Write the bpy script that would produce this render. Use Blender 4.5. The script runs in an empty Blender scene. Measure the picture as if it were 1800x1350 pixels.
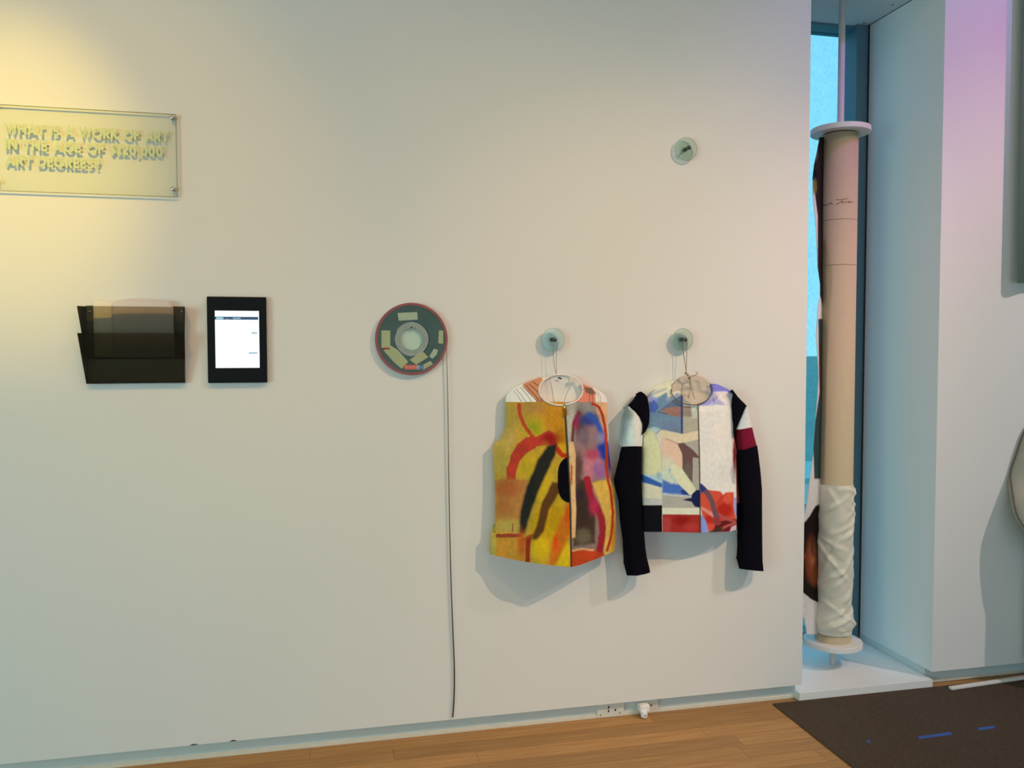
import bpy, bmesh, math, random
import numpy as np
from mathutils import Vector, Matrix

random.seed(4)
rng = np.random.default_rng(4)
SC = bpy.context.scene
COL = SC.collection

# ------------------------------------------------------------------ camera
F, YAW, PIT, ROL, CD, CH = 1457.66, 0.2200435, 0.0416485, -0.00112655, 3.13469, 1.5
cfw = np.array([math.sin(YAW)*math.cos(PIT), math.cos(YAW)*math.cos(PIT), -math.sin(PIT)])
_r = np.array([math.cos(YAW), -math.sin(YAW), 0.0]); _u = np.cross(_r, cfw)
crt = _r*math.cos(ROL)+_u*math.sin(ROL); cup = -_r*math.sin(ROL)+_u*math.cos(ROL)
CPOS = np.array([0.0, -CD, CH])

def W(px, py, Y=0.0):
    """survey helper: the point of the vertical plane y=Y that was measured at (px, py)"""
    d = cfw + crt*(px-900)/F + cup*(675-py)/F
    t = (Y-CPOS[1])/d[1]
    p = CPOS+t*d
    return (float(p[0]), float(p[1]), float(p[2]))

def WG(px, py, Z=0.0):
    d = cfw + crt*(px-900)/F + cup*(675-py)/F
    t = (Z-CPOS[2])/d[2]
    p = CPOS+t*d
    return (float(p[0]), float(p[1]), float(p[2]))

def WA(X, Y, D):
    """the same for arrays"""
    d = cfw[None, :] + crt[None, :]*((X-900)/F)[:, None] + cup[None, :]*((675-Y)/F)[:, None]
    t = (D-CPOS[1])/d[:, 1]
    return CPOS[None, :]+t[:, None]*d

cam = bpy.data.cameras.new('camera')
cam.sensor_width = 36.0; cam.lens = F/1800*36.0
cam.clip_start = 0.05; cam.clip_end = 2000
co = bpy.data.objects.new('camera', cam); COL.objects.link(co)
M = Matrix(((crt[0], cup[0], -cfw[0], CPOS[0]), (crt[1], cup[1], -cfw[1], CPOS[1]),
            (crt[2], cup[2], -cfw[2], CPOS[2]), (0, 0, 0, 1)))
co.matrix_world = M
SC.camera = co

# ------------------------------------------------------------------ world, lights, exposure
SC.view_settings.view_transform = 'Standard'
SC.view_settings.look = 'None'
SC.view_settings.gamma = 1.0
SC.view_settings.exposure = 0.0
SC.view_settings.use_curve_mapping = False
wd = bpy.data.worlds.new('sky'); SC.world = wd; wd.use_nodes = True
nt = wd.node_tree; nt.nodes.clear()
wo = nt.nodes.new('ShaderNodeOutputWorld'); bg = nt.nodes.new('ShaderNodeBackground')
tc = nt.nodes.new('ShaderNodeTexCoord'); sx = nt.nodes.new('ShaderNodeSeparateXYZ'); rp = nt.nodes.new('ShaderNodeValToRGB')
nt.links.new(tc.outputs['Generated'], sx.inputs[0]); nt.links.new(sx.outputs['Z'], rp.inputs['Fac'])
nt.links.new(rp.outputs['Color'], bg.inputs['Color']); nt.links.new(bg.outputs[0], wo.inputs[0])
rp.color_ramp.elements[0].position = 0.0; rp.color_ramp.elements[0].color = (0.70, 0.93, 1.0, 1)
rp.color_ramp.elements[1].position = 0.6; rp.color_ramp.elements[1].color = (0.52, 0.84, 1.0, 1)
bg.inputs['Strength'].default_value = 2.05

def look_rot(loc, tgt):
    return (Vector(tgt)-Vector(loc)).to_track_quat('-Z', 'Y').to_euler()

def area(name, loc, tgt, sx_, sy_, color, power):
    l = bpy.data.lights.new(name, 'AREA'); l.shape = 'RECTANGLE'; l.size = sx_; l.size_y = sy_
    l.color = color; l.energy = power
    o = bpy.data.objects.new(name, l); COL.objects.link(o); o.location = loc; o.rotation_euler = look_rot(loc, tgt)
    return o

def spot(name, loc, tgt, color, power, angle, blend, radius):
    l = bpy.data.lights.new(name, 'SPOT'); l.color = color; l.energy = power
    l.spot_size = math.radians(angle); l.spot_blend = blend; l.shadow_soft_size = radius
    o = bpy.data.objects.new(name, l); COL.objects.link(o); o.location = loc; o.rotation_euler = look_rot(loc, tgt)
    return o

area('ceiling_fill_light', (0.2, -3.6, 4.45), (0.2, -3.6, 0), 6.0, 4.0, (1.0, 0.60, 0.38), 40)  # added overhead fill for even ambient light, not a fixture of the room
area('left_fill_light', (-4.3, -3.4, 1.4), (0, -1.5, 1.0), 3.0, 2.0, (0.57, 1.0, 0.95), 121)  # added cool fill from the left; that wall has no window
area('rear_fill_light', (0.8, -6.6, 1.2), (0.8, 0, 0.7), 6.5, 1.6, (0.45, 0.76, 1.0), 63)  # added cool fill from behind the camera; no window stands there
spot('sign_spot', (-1.05, -2.5, 4.15), (-1.05, 0, 2.10), (1.0, 0.66, 0.06), 292, 20, 1.0, 0.03)
spot('sign_flood', (-1.05, -2.5, 4.15), (-0.85, 0, 2.05), (1.0, 0.50, 0.0), 100, 38, 1.0, 0.03)
spot('garment_spot', (3.2, -2.9, 4.15), (1.15, 0, 1.28), (1.0, 0.60, 0.30), 158, 34, 1.0, 0.022)
spot('garment_flood', (3.2, -2.9, 4.15), (1.05, 0, 0.95), (1.0, 0.75, 0.48), 212, 50, 1.0, 0.022)
spot('wall_wash', (0.6, -2.6, 4.2), (0.2, 0, 1.3), (1.0, 0.48, 0.05), 55, 54, 1.0, 0.05)
spot('right_wash', (5.0, -2.6, 4.2), (2.8, 0, 1.1), (1.0, 0.78, 0.73), 340, 44, 1.0, 0.04)
spot('pink_spot', (4.3, -1.6, 4.2), (2.78, 0, 2.5), (1.0, 0.0, 0.36), 80, 28, 1.0, 0.04)
spot('violet_spot', (3.4, -1.5, 4.4), (2.6, 0, 3.1), (0.45, 0.29, 1.0), 84, 46, 1.0, 0.06)

# ------------------------------------------------------------------ materials
def lin(c):
    return tuple((x/255/12.92 if x/255 <= 0.04045 else ((x/255+0.055)/1.055)**2.4) for x in c)
ILL = (0.84, 0.72, 0.56)      # light falling on the garments (photograph colour of white cloth there)
def alb(c):
    l = lin(c); return tuple(min(0.92, a/b) for a, b in zip(l, ILL))

_m = {}
def mat(name, color, rough=0.6, metal=0.0, bump=0.0, scale=60.0, var=0.0, spec=0.5, emit=None, es=1.0):
    if name in _m: return _m[name]
    m = bpy.data.materials.new(name); m.use_nodes = True; n = m.node_tree; b = n.nodes['Principled BSDF']
    b.inputs['Base Color'].default_value = (*color, 1); b.inputs['Roughness'].default_value = rough
    b.inputs['Metallic'].default_value = metal; b.inputs['Specular IOR Level'].default_value = spec
    t = n.nodes.new('ShaderNodeTexCoord'); ns = n.nodes.new('ShaderNodeTexNoise'); ns.inputs['Scale'].default_value = scale
    ns.inputs['Detail'].default_value = 4
    n.links.new(t.outputs['Object'], ns.inputs['Vector'])
    if var > 0:
        mr = n.nodes.new('ShaderNodeMapRange'); mr.inputs['To Min'].default_value = 1-var; mr.inputs['To Max'].default_value = 1+var
        mx = n.nodes.new('ShaderNodeVectorMath'); mx.operation = 'SCALE'; mx.inputs[0].default_value = color
        n.links.new(ns.outputs['Fac'], mr.inputs['Value']); n.links.new(mr.outputs[0], mx.inputs['Scale'])
        n.links.new(mx.outputs[0], b.inputs['Base Color'])
    if bump > 0:
        bp = n.nodes.new('ShaderNodeBump'); bp.inputs['Strength'].default_value = bump; bp.inputs['Distance'].default_value = 0.002
        n.links.new(ns.outputs['Fac'], bp.inputs['Height']); n.links.new(bp.outputs[0], b.inputs['Normal'])
    if emit:
        b.inputs['Emission Color'].default_value = (*emit, 1); b.inputs['Emission Strength'].default_value = es
    _m[name] = m; return m

def paint_mat(name, rough=0.85, bump=0.25, scale=900.0):
    m = bpy.data.materials.new(name); m.use_nodes = True; n = m.node_tree; b = n.nodes['Principled BSDF']
    b.inputs['Roughness'].default_value = rough; b.inputs['Specular IOR Level'].default_value = 0.15
    a = n.nodes.new('ShaderNodeAttribute'); a.attribute_name = 'dye'
    t = n.nodes.new('ShaderNodeTexCoord'); ns = n.nodes.new('ShaderNodeTexNoise'); ns.inputs['Scale'].default_value = 70
    ns.inputs['Detail'].default_value = 6
    mr = n.nodes.new('ShaderNodeMapRange'); mr.inputs['To Min'].default_value = 0.84; mr.inputs['To Max'].default_value = 1.14
    mx = n.nodes.new('ShaderNodeVectorMath'); mx.operation = 'SCALE'
    n.links.new(t.outputs['Object'], ns.inputs['Vector']); n.links.new(ns.outputs['Fac'], mr.inputs['Value'])
    n.links.new(a.outputs['Color'], mx.inputs[0]); n.links.new(mr.outputs[0], mx.inputs['Scale'])
    n.links.new(mx.outputs[0], b.inputs['Base Color'])
    wv = n.nodes.new('ShaderNodeTexNoise'); wv.inputs['Scale'].default_value = scale
    bp = n.nodes.new('ShaderNodeBump'); bp.inputs['Strength'].default_value = bump; bp.inputs['Distance'].default_value = 0.0008
    n.links.new(t.outputs['Object'], wv.inputs['Vector'])
    n.links.new(wv.outputs['Fac'], bp.inputs['Height']); n.links.new(bp.outputs[0], b.inputs['Normal'])
    return m

def clear_mat(name, tint, gloss=0.08, rough=0.03, milk=0.0, milkcol=(.8, .9, .85)):
    """thin clear or smoked sheet: tinted see-through, a little milky, glossy surface"""
    m = bpy.data.materials.new(name); m.use_nodes = True; n = m.node_tree; n.nodes.clear()
    o = n.nodes.new('ShaderNodeOutputMaterial'); t = n.nodes.new('ShaderNodeBsdfTransparent'); t.inputs[0].default_value = (*tint, 1)
    d = n.nodes.new('ShaderNodeBsdfDiffuse'); d.inputs[0].default_value = (*milkcol, 1)
    g = n.nodes.new('ShaderNodeBsdfGlossy'); g.inputs['Roughness'].default_value = rough
    a = n.nodes.new('ShaderNodeMixShader'); a.inputs[0].default_value = milk
    b = n.nodes.new('ShaderNodeMixShader')
    lw = n.nodes.new('ShaderNodeFresnel'); lw.inputs[0].default_value = 1.45
    mu = n.nodes.new('ShaderNodeMath'); mu.operation = 'MULTIPLY'; mu.inputs[1].default_value = gloss/0.04
    mu.use_clamp = True
    n.links.new(lw.outputs[0], mu.inputs[0]); n.links.new(mu.outputs[0], b.inputs[0])
    n.links.new(t.outputs[0], a.inputs[1]); n.links.new(d.outputs[0], a.inputs[2])
    n.links.new(a.outputs[0], b.inputs[1]); n.links.new(g.outputs[0], b.inputs[2]); n.links.new(b.outputs[0], o.inputs[0])
    return m

m_wall = mat('white_wall_paint', (0.80, 0.80, 0.79), 0.85, bump=0.05, scale=180, spec=0.2)
m_ceil = mat('ceiling_paint', (0.42, 0.42, 0.42), 0.9, spec=0.1)
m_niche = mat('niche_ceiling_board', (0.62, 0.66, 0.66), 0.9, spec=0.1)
m_base = mat('baseboard_paint', (0.60, 0.66, 0.66), 0.5, var=0.03, scale=20)
m_track = mat('cream_floor_track', (0.72, 0.69, 0.60), 0.5, var=0.10, scale=30)
m_sill = mat('white_sill_board', (0.84, 0.84, 0.84), 0.35, spec=0.4)
m_frame = mat('teal_grey_window_frame', (0.10, 0.20, 0.25), 0.5)
m_gap = mat('dark_gap_shade_and_chips', (0.02, 0.03, 0.035), 0.8)  # near-black for the shaded gap strips, also for screw heads and chips
m_black = mat('black_plastic', (0.006, 0.008, 0.010), 0.5, spec=0.12)
m_cloth = mat('black_wool', (0.0045, 0.0045, 0.009), 0.95, bump=0.4, scale=600, spec=0.05)
m_steel = mat('brushed_steel', (0.55, 0.54, 0.52), 0.22, metal=1.0)
m_dsteel = mat('dark_steel_peg', (0.10, 0.11, 0.11), 0.3, metal=1.0)
m_gold = mat('brass', (0.85, 0.55, 0.18), 0.25, metal=1.0)
m_pvc = mat('white_painted_wood', (0.78, 0.77, 0.75), 0.5)
m_string = mat('natural_twine', (0.30, 0.24, 0.18), 0.9)
m_paper = mat('white_paper', (0.82, 0.82, 0.84), 0.8)
m_plate = mat('ivory_outlet_plate', (0.70, 0.70, 0.64), 0.4)
m_hole = mat('outlet_slot', (0.01, 0.012, 0.012), 0.7)
m_plug = mat('white_plug_plastic', (0.88, 0.87, 0.86), 0.35)
m_tape = mat('blue_painters_tape', (0.035, 0.11, 0.42), 0.8, var=0.1, scale=40)
m_mtape = mat('brown_magnetic_tape', (0.055, 0.042, 0.030), 0.4)

# wood
def wood_mat(name, tone):
    m = bpy.data.materials.new(name); m.use_nodes = True; n = m.node_tree; b = n.nodes['Principled BSDF']
    t = n.nodes.new('ShaderNodeTexCoord'); mp = n.nodes.new('ShaderNodeMapping'); mp.inputs['Scale'].default_value = (2.0, 45, 45)
    oi = n.nodes.new('ShaderNodeObjectInfo')
    ad = n.nodes.new('ShaderNodeVectorMath'); ad.operation = 'ADD'
    ns = n.nodes.new('ShaderNodeTexNoise'); ns.inputs['Scale'].default_value = 1.6; ns.inputs['Detail'].default_value = 6
    rp = n.nodes.new('ShaderNodeValToRGB')
    e = rp.color_ramp.elements; e[0].position = 0.3; e[1].position = 0.72
    e[0].color = (0.37*tone, 0.185*tone, 0.055*tone, 1); e[1].color = (0.54*tone, 0.30*tone, 0.105*tone, 1)
    hs = n.nodes.new('ShaderNodeHueSaturation'); mr = n.nodes.new('ShaderNodeMapRange')
    mr.inputs['To Min'].default_value = 0.84; mr.inputs['To Max'].default_value = 1.10
    n.links.new(oi.outputs['Random'], mr.inputs['Value']); n.links.new(mr.outputs[0], hs.inputs['Value'])
    n.links.new(t.outputs['Object'], mp.inputs[0]); n.links.new(mp.outputs[0], ad.inputs[0]); n.links.new(oi.outputs['Location'], ad.inputs[1])
    n.links.new(ad.outputs[0], ns.inputs['Vector']); n.links.new(ns.outputs['Fac'], rp.inputs[0])
    n.links.new(rp.outputs[0], hs.inputs['Color']); n.links.new(hs.outputs[0], b.inputs['Base Color'])
    b.inputs['Roughness'].default_value = 0.42; b.inputs['Specular IOR Level'].default_value = 0.35
    return m
m_wood = wood_mat('honey_oak', 1.0)

# dark speckled mat
def mat_speckle():
    m = bpy.data.materials.new('dark_brown_felt'); m.use_nodes = True; n = m.node_tree; b = n.nodes['Principled BSDF']
    t = n.nodes.new('ShaderNodeTexCoord'); ns = n.nodes.new('ShaderNodeTexNoise'); ns.inputs['Scale'].default_value = 260; ns.inputs['Detail'].default_value = 3
    rp = n.nodes.new('ShaderNodeValToRGB'); e = rp.color_ramp.elements
    e[0].position = 0.35; e[0].color = (0.052, 0.038, 0.028, 1); e[1].position = 0.7; e[1].color = (0.118, 0.086, 0.062, 1)
    n.links.new(t.outputs['Object'], ns.inputs['Vector']); n.links.new(ns.outputs['Fac'], rp.inputs[0]); n.links.new(rp.outputs[0], b.inputs['Base Color'])
    b.inputs['Roughness'].default_value = 0.9; b.inputs['Specular IOR Level'].default_value = 0.15
    bp = n.nodes.new('ShaderNodeBump'); bp.inputs['Strength'].default_value = 0.3; bp.inputs['Distance'].default_value = 0.002
    n.links.new(ns.outputs['Fac'], bp.inputs['Height']); n.links.new(bp.outputs[0], b.inputs['Normal'])
    return m
m_felt = mat_speckle()

# ------------------------------------------------------------------ mesh helpers
def tag(o, label=None, cat=None, group=None, kind=None):
    if label: o['label'] = label
    if cat: o['category'] = cat
    if group: o['group'] = group
    if kind: o['kind'] = kind
    return o

def empty(name, loc, label, cat, group=None):
    o = bpy.data.objects.new(name, None); COL.objects.link(o); o.location = loc; o.empty_display_size = 0.05
    return tag(o, label, cat, group)

def link(name, me, m, parent=None, smooth=False):
    if m: me.materials.append(m)
    if smooth:
        me.shade_smooth()
    o = bpy.data.objects.new(name, me); COL.objects.link(o)
    if parent is not None:
        o.parent = parent
        if parent.type == 'EMPTY' or parent.location.length > 0:
            o.matrix_parent_inverse = Matrix.Translation(-world_loc(parent))
    return o

def world_loc(o):
    v = Vector((0, 0, 0))
    # the top of the chain carries the offset; its children are placed in world numbers
    while o.parent is not None: o = o.parent
    return Vector(o.location)

def put(name, bm, m, parent=None, smooth=False):
    me = bpy.data.meshes.new(name); bm.to_mesh(me); bm.free()
    o = link(name, me, m, None, smooth)
    if parent is not None:
        top = parent
        while top.parent is not None: top = top.parent
        o.parent = parent
        if parent is top:
            o.matrix_parent_inverse = Matrix.Translation(-Vector(top.location))
    return o

def center(o):
    """move the object's own origin into its middle (top-level meshes)"""
    me = o.data; n = len(me.vertices); a = np.empty(n*3); me.vertices.foreach_get('co', a); a = a.reshape(-1, 3)
    c = (a.min(0)+a.max(0))/2; c[2] = a[:, 2].min()
    me.vertices.foreach_set('co', (a-c).ravel()); me.update()
    o.location = c
    return o

def box(bm, x0, x1, y0, y1, z0, z1, bev=0.0):
    r = bmesh.ops.create_cube(bm, size=1.0); v = r['verts']
    for q in v:
        q.co = Vector(((x0+x1)/2+q.co.x*(x1-x0), (y0+y1)/2+q.co.y*(y1-y0), (z0+z1)/2+q.co.z*(z1-z0)))
    if bev > 0:
        es = set(e for q in v for e in q.link_edges)
        bmesh.ops.bevel(bm, geom=list(es), offset=bev, segments=2, affect='EDGES', profile=0.5)
    return bm

def lathe(bm, prof, c, axis='z', seg=48, cap=True):
    """prof: list of (radius, height along axis)"""
    rings = []
    for r, h in prof:
        ring = []
        for k in range(seg):
            a = 2*math.pi*k/seg; x, y = r*math.cos(a), r*math.sin(a)
            p = (x, y, h) if axis == 'z' else (x, h, y)
            ring.append(bm.verts.new((c[0]+p[0], c[1]+p[1], c[2]+p[2])))
        rings.append(ring)
    for a, b in zip(rings, rings[1:]):
        for k in range(seg):
            bm.faces.new((a[k], a[(k+1) % seg], b[(k+1) % seg], b[k]))
    if cap:
        bm.faces.new(rings[0]); bm.faces.new(rings[-1])
    return bm

def closed_lathe(bm, prof, c, axis='z', seg=48):
    rings = []
    for r, h in prof+[prof[0]]:
        rings.append((r, h))
    ringv = []
    for r, h in prof:
        ring = []
        for k in range(seg):
            a = 2*math.pi*k/seg; x, y = r*math.cos(a), r*math.sin(a)
            p = (x, y, h) if axis == 'z' else (x, h, y)
            ring.append(bm.verts.new((c[0]+p[0], c[1]+p[1], c[2]+p[2])))
        ringv.append(ring)
    n = len(ringv)
    for i in range(n):
        a, b = ringv[i], ringv[(i+1) % n]
        for k in range(seg):
            bm.faces.new((a[k], a[(k+1) % seg], b[(k+1) % seg], b[k]))
    return bm

def tube(bm, pts, rad, seg=8, cap=True):
    pts = [Vector(p) for p in pts]; n = len(pts); rings = []
    rads = rad if hasattr(rad, '__len__') else [rad]*n
    for i, p in enumerate(pts):
        d = (pts[min(i+1, n-1)]-pts[max(i-1, 0)]).normalized()
        a = Vector((0, 1, 0)) if abs(d.y) < 0.9 else Vector((1, 0, 0))
        s = d.cross(a).normalized(); t = s.cross(d)
        rings.append([bm.verts.new(p+(s*math.cos(2*math.pi*k/seg)+t*math.sin(2*math.pi*k/seg))*rads[i]) for k in range(seg)])
    for a, b in zip(rings, rings[1:]):
        for k in range(seg): bm.faces.new((a[k], a[(k+1) % seg], b[(k+1) % seg], b[k]))
    if cap:
        bm.faces.new(rings[0]); bm.faces.new(rings[-1])
    return bm

def spline(pts, n=8):
    """Catmull-Rom through pts"""
    P = [np.array(p, float) for p in pts]; P = [2*P[0]-P[1]]+P+[2*P[-1]-P[-2]]; out = []
    for i in range(1, len(P)-2):
        for k in range(n):
            t = k/n; a, b, c, d = P[i-1], P[i], P[i+1], P[i+2]
            out.append(0.5*((2*b)+(-a+c)*t+(2*a-5*b+4*c-d)*t*t+(-a+3*b-3*c+d)*t**3))
    out.append(P[-2]); return out

def slab(bm, pts2, y0, y1):
    """polygon in px on the wall measured at y=y0 (front), extruded straight back to y1"""
    f = [bm.verts.new(W(x, y, y0)) for x, y in pts2]
    b = [bm.verts.new((v.co.x, y1, v.co.z)) for v in f]
    bm.faces.new(f); bm.faces.new(list(reversed(b)))
    n = len(f)
    for i in range(n): bm.faces.new((f[i], b[i], b[(i+1) % n], f[(i+1) % n]))
    bmesh.ops.recalc_face_normals(bm, faces=bm.faces[:])
    return bm

# ------------------------------------------------------------------ the setting
NX0, NX1, ND, NZ = 1.970, 2.612, 0.515, 3.085      # niche: left, right, depth, ceiling
ZB, YB = 0.066, 0.032                               # wall bottom, baseboard recess
RX0, RX1, RY, RZ = -4.5, 6.0, -7.0, 4.6

def struct(name, bm, m, parent=None):
    o = put(name, bm, m, parent); o['kind'] = 'structure'; return o

bm = box(bmesh.new(), RX0, NX0, 0, ND+0.12, ZB, RZ); wall_back = struct('wall_back', bm, m_wall)
bm = box(bmesh.new(), NX1, RX1, 0, ND+0.12, ZB, RZ); wall_back2 = struct('wall_back', bm, m_wall)
bm = box(bmesh.new(), RX0-0.1, RX0, RY, ND, 0, RZ); struct('wall_left', bm, m_wall)
bm = box(bmesh.new(), RX1, RX1+0.1, RY, ND, 0, RZ); struct('wall_right', bm, m_wall)
bm = box(bmesh.new(), RX0, RX1, RY-0.1, RY, 0, RZ); struct('wall_front', bm, m_wall)
bm = box(bmesh.new(), RX0, RX1, RY, 0.0, RZ, RZ+0.1); struct('ceiling', bm, m_ceil)
bm = box(bmesh.new(), RX0, NX0-0.012, YB, YB+0.2, 0.0, ZB); struct('baseboard_left', bm, m_base)
bm = box(bmesh.new(), NX1+0.004, RX1, YB+0.012, YB+0.2, 0.0, ZB)
box(bm, NX1-0.002, NX1+0.004, YB+0.012, ND, 0.0, ZB-0.0005); struct('baseboard_right', bm, m_base)
bm = box(bmesh.new(), RX0, NX0-0.014, YB-0.007, YB+0.001, 0.0, 0.014, 0.001); struct('trim_1', bm, m_track)
bm = box(bmesh.new(), NX1+0.004, RX1, YB+0.004, YB+0.013, 0.0, 0.014, 0.001); struct('trim_2', bm, m_track)
# niche ceiling board, with its screws
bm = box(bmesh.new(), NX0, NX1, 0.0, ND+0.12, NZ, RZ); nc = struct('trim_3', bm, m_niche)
for x, y in ((1569, 8), (1519, 40)):
    d = cfw+crt*(x-900)/F+cup*(675-y)/F; t = (NZ-CPOS[2])/d[2]; p = CPOS+t*d
    bm = lathe(bmesh.new(), [(0.004, 0.0), (0.004, -0.002)], (p[0], p[1], NZ), 'z', 10); put('screw_head', bm, m_gap, nc)
# dark strips standing in for the shade in gaps between board, reveal and frame
bm = box(bmesh.new(), NX1-0.006, NX1, ND-0.006, ND, 0.04, NZ)
struct('trim_4', bm, m_gap)
bm = box(bmesh.new(), NX1-0.0015, NX1, 0.0, ND-0.006, NZ-0.0025, NZ); struct('trim_5', bm, m_gap)
# sill board
bm = box(bmesh.new(), NX0-0.018, NX1-0.004, -0.012, 0.64, 0.0, 0.036, 0.0015); struct('trim_6', bm, m_sill)
# chips along the wall's lower edge
for x0, x1, y in ((334, 348, 1312.5), (404, 416, 1305.5)):
    a = W(x0, y, 0); b = W(x1, y, 0)
    bm = bmesh.new(); tube(bm, [(a[0], -0.0005, ZB+0.001), ((a[0]+b[0])/2, -0.0005, ZB+0.0025), (b[0], -0.0005, ZB+0.001)], [0.0008, 0.0025, 0.0008], 6)
    put('paint_chip', bm, m_gap, wall_back)

# window
YG = 0.62
WX0, WX1 = 2.04, 2.545
win = bpy.data.objects.new('window_1', None); COL.objects.link(win); win['kind'] = 'structure'; win.location = (2.29, YG, 0.036)
bm = box(bmesh.new(), WX1, NX1-0.002, ND, 0.66, 0.036, NZ); o = put('jamb', bm, m_frame, win)
bm = box(bmesh.new(), NX0, WX0, ND, 0.66, 0.036, NZ); put('jamb', bm, m_frame, win)
bm = box(bmesh.new(), WX0, WX1, ND+0.02, 0.66, NZ-0.012, NZ+0.0); put('head_rail', bm, m_frame, win)
bm = box(bmesh.new(), WX0, WX1, ND+0.05, 0.66, 0.036, 0.075); put('bottom_rail', bm, m_frame, win)
def glass_window():
    m = bpy.data.materials.new('streaked_blue_screen_glass'); m.use_nodes = True; n = m.node_tree; n.nodes.clear()
    o = n.nodes.new('ShaderNodeOutputMaterial'); t = n.nodes.new('ShaderNodeBsdfTransparent'); g = n.nodes.new('ShaderNodeBsdfGlossy'); g.inputs['Roughness'].default_value = 0.05
    mx = n.nodes.new('ShaderNodeMixShader'); mx.inputs[0].default_value = 0.05
    tcn = n.nodes.new('ShaderNodeTexCoord'); mp = n.nodes.new('ShaderNodeMapping'); mp.inputs['Scale'].default_value = (420, 1, 60)
    ns = n.nodes.new('ShaderNodeTexNoise'); ns.inputs['Scale'].default_value = 1.0; ns.inputs['Detail'].default_value = 3
    rp = n.nodes.new('ShaderNodeValToRGB'); e = rp.color_ramp.elements
    e[0].position = 0.36; e[0].color = (0.40, 0.62, 0.70, 1); e[1].position = 0.56; e[1].color = (0.47, 0.69, 0.78, 1)
    n.links.new(tcn.outputs['Object'], mp.inputs[0]); n.links.new(mp.outputs[0], ns.inputs['Vector']); n.links.new(ns.outputs['Fac'], rp.inputs[0])
    n.links.new(rp.outputs[0], t.inputs[0]); n.links.new(t.outputs[0], mx.inputs[1]); n.links.new(g.outputs[0], mx.inputs[2]); n.links.new(mx.outputs[0], o.inputs[0])
    return m
bm = box(bmesh.new(), WX0, WX1, YG, YG+0.008, 0.075, NZ-0.012); put('glass_pane', bm, glass_window(), win)

# ------------------------------------------------------------------ floor
bm = box(bmesh.new(), RX0, RX1, RY, 0.64, -0.10, -0.003); floor = struct('floor', bm, m_wood)
PWID = 0.088
row = 0; y = YB+0.0
rnd = random.Random(11)
while y > -1.15:
    x = RX0-rnd.uniform(0, 1.2)
    if row == 0: x = 0.0-0.075-1.35*3
    while x < RX1:
        L = 1.35 if row == 0 else rnd.choice((0.9, 1.1, 1.35, 1.6))
        x0, x1 = max(x, RX0), min(x+L, RX1)
        if x1-x0 > 0.05:
            bm = bmesh.new(); box(bm, -(x1-x0)/2+0.0004, (x1-x0)/2-0.0004, -PWID/2+0.0004, PWID/2-0.0004, -0.003, 0.0, 0.0007)
            o = put('plank', bm, m_wood, None); o.parent = floor; o.location = ((x0+x1)/2, y-PWID/2, 0.0)
        x += L
    y -= PWID; row += 1

# dark mat on the floor
bm = box(bmesh.new(), 1.824, 5.6, -3.4, -0.014, 0.0, 0.005, 0.001)
tag(center(put('floor_mat', bm, m_felt)), 'large dark brown speckled mat covering the wooden floor in front of the window niche', 'mat')
# blue tape marks
def strip_on_floor(name, pxs, z, th, m, label, cat, group=None):
    bm = bmesh.new(); v = [bm.verts.new(WG(x, y, z+th)) for x, y in pxs]
    f = bm.faces.new(v); r = bmesh.ops.extrude_face_region(bm, geom=[f])
    for q in r['geom']:
        if isinstance(q, bmesh.types.BMVert): q.co.z = z
    bmesh.ops.recalc_face_normals(bm, faces=bm.faces[:])
    return tag(center(put(name, bm, m)), label, cat, group)
strip_on_floor('tape_strip', [(1614, 1294.5), (1671, 1286.5), (1674, 1291), (1616, 1299)], 0.0052, 0.0006, m_tape, 'longer strip of blue painters tape stuck on the dark mat', 'tape', 'blue tape marks on the mat')
strip_on_floor('tape_strip', [(1719, 1279), (1747, 1275.5), (1749, 1280), (1720, 1284)], 0.0052, 0.0006, m_tape, 'shorter strip of blue painters tape stuck on the dark mat', 'tape', 'blue tape marks on the mat')
strip_on_floor('tape_strip', [(1524, 1301), (1529, 1300), (1530, 1305), (1525, 1306)], 0.0052, 0.0006, m_tape, 'tiny torn fleck of blue tape on the dark mat', 'tape', 'blue tape marks on the mat')
# white batten
a = WG(1670, 1210, 0.012); b = (3.55, 0.0, 0.012)
dv = Vector((3.10-a[0], -0.028-a[1], 0)).normalized(); L = 0.95
bm = bmesh.new(); box(bm, 0, L, -0.011, 0.011, 0.0, 0.013, 0.004)
o = put('batten', bm, m_pvc); o.location = (a[0], a[1], 0.0055); o.rotation_euler.z = math.atan2(dv.y, dv.x)
tag(o, 'thin white batten lying on the dark mat near the baseboard', 'batten')

# ------------------------------------------------------------------ outside the window
def outside():
    m = mat('far_ground_green', (0.12, 0.30, 0.26), 0.9, var=0.35, scale=0.05)
    bm = box(bmesh.new(), -150, 900, 6, 1400, -13, -12); o = struct('ground', bm, m)
    mt = mat('far_path', (0.34, 0.55, 0.50), 0.9, var=0.1, scale=0.2)
    bm = box(bmesh.new(), -40, 400, 74, 86, -12.0, -11.96); tag(center(put('road', bm, mt)), 'pale road crossing the green ground far below the window', 'road')
    mb = mat('far_white_wall', (0.85, 0.85, 0.82), 0.8); mr_ = mat('far_roof', (0.5, 0.45, 0.4), 0.8); mg = mat('far_window_glass', (0.05, 0.08, 0.1), 0.2)
    bo = empty('kiosk', (30.5, 50.0, -12.0), 'small white flat-roofed building seen through the window below the road', 'building')
    put('wall', box(bmesh.new(), 26, 35, 46, 54, -12, -9.0), mb, bo)
    put('roof', box(bmesh.new(), 25.6, 35.4, 45.6, 54.4, -9.0, -8.7), mr_, bo)
    for k in range(4): put('window', box(bmesh.new(), 27+k*2, 28.2+k*2, 45.93, 46, -11, -9.8), mg, bo)
outside()

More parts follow.
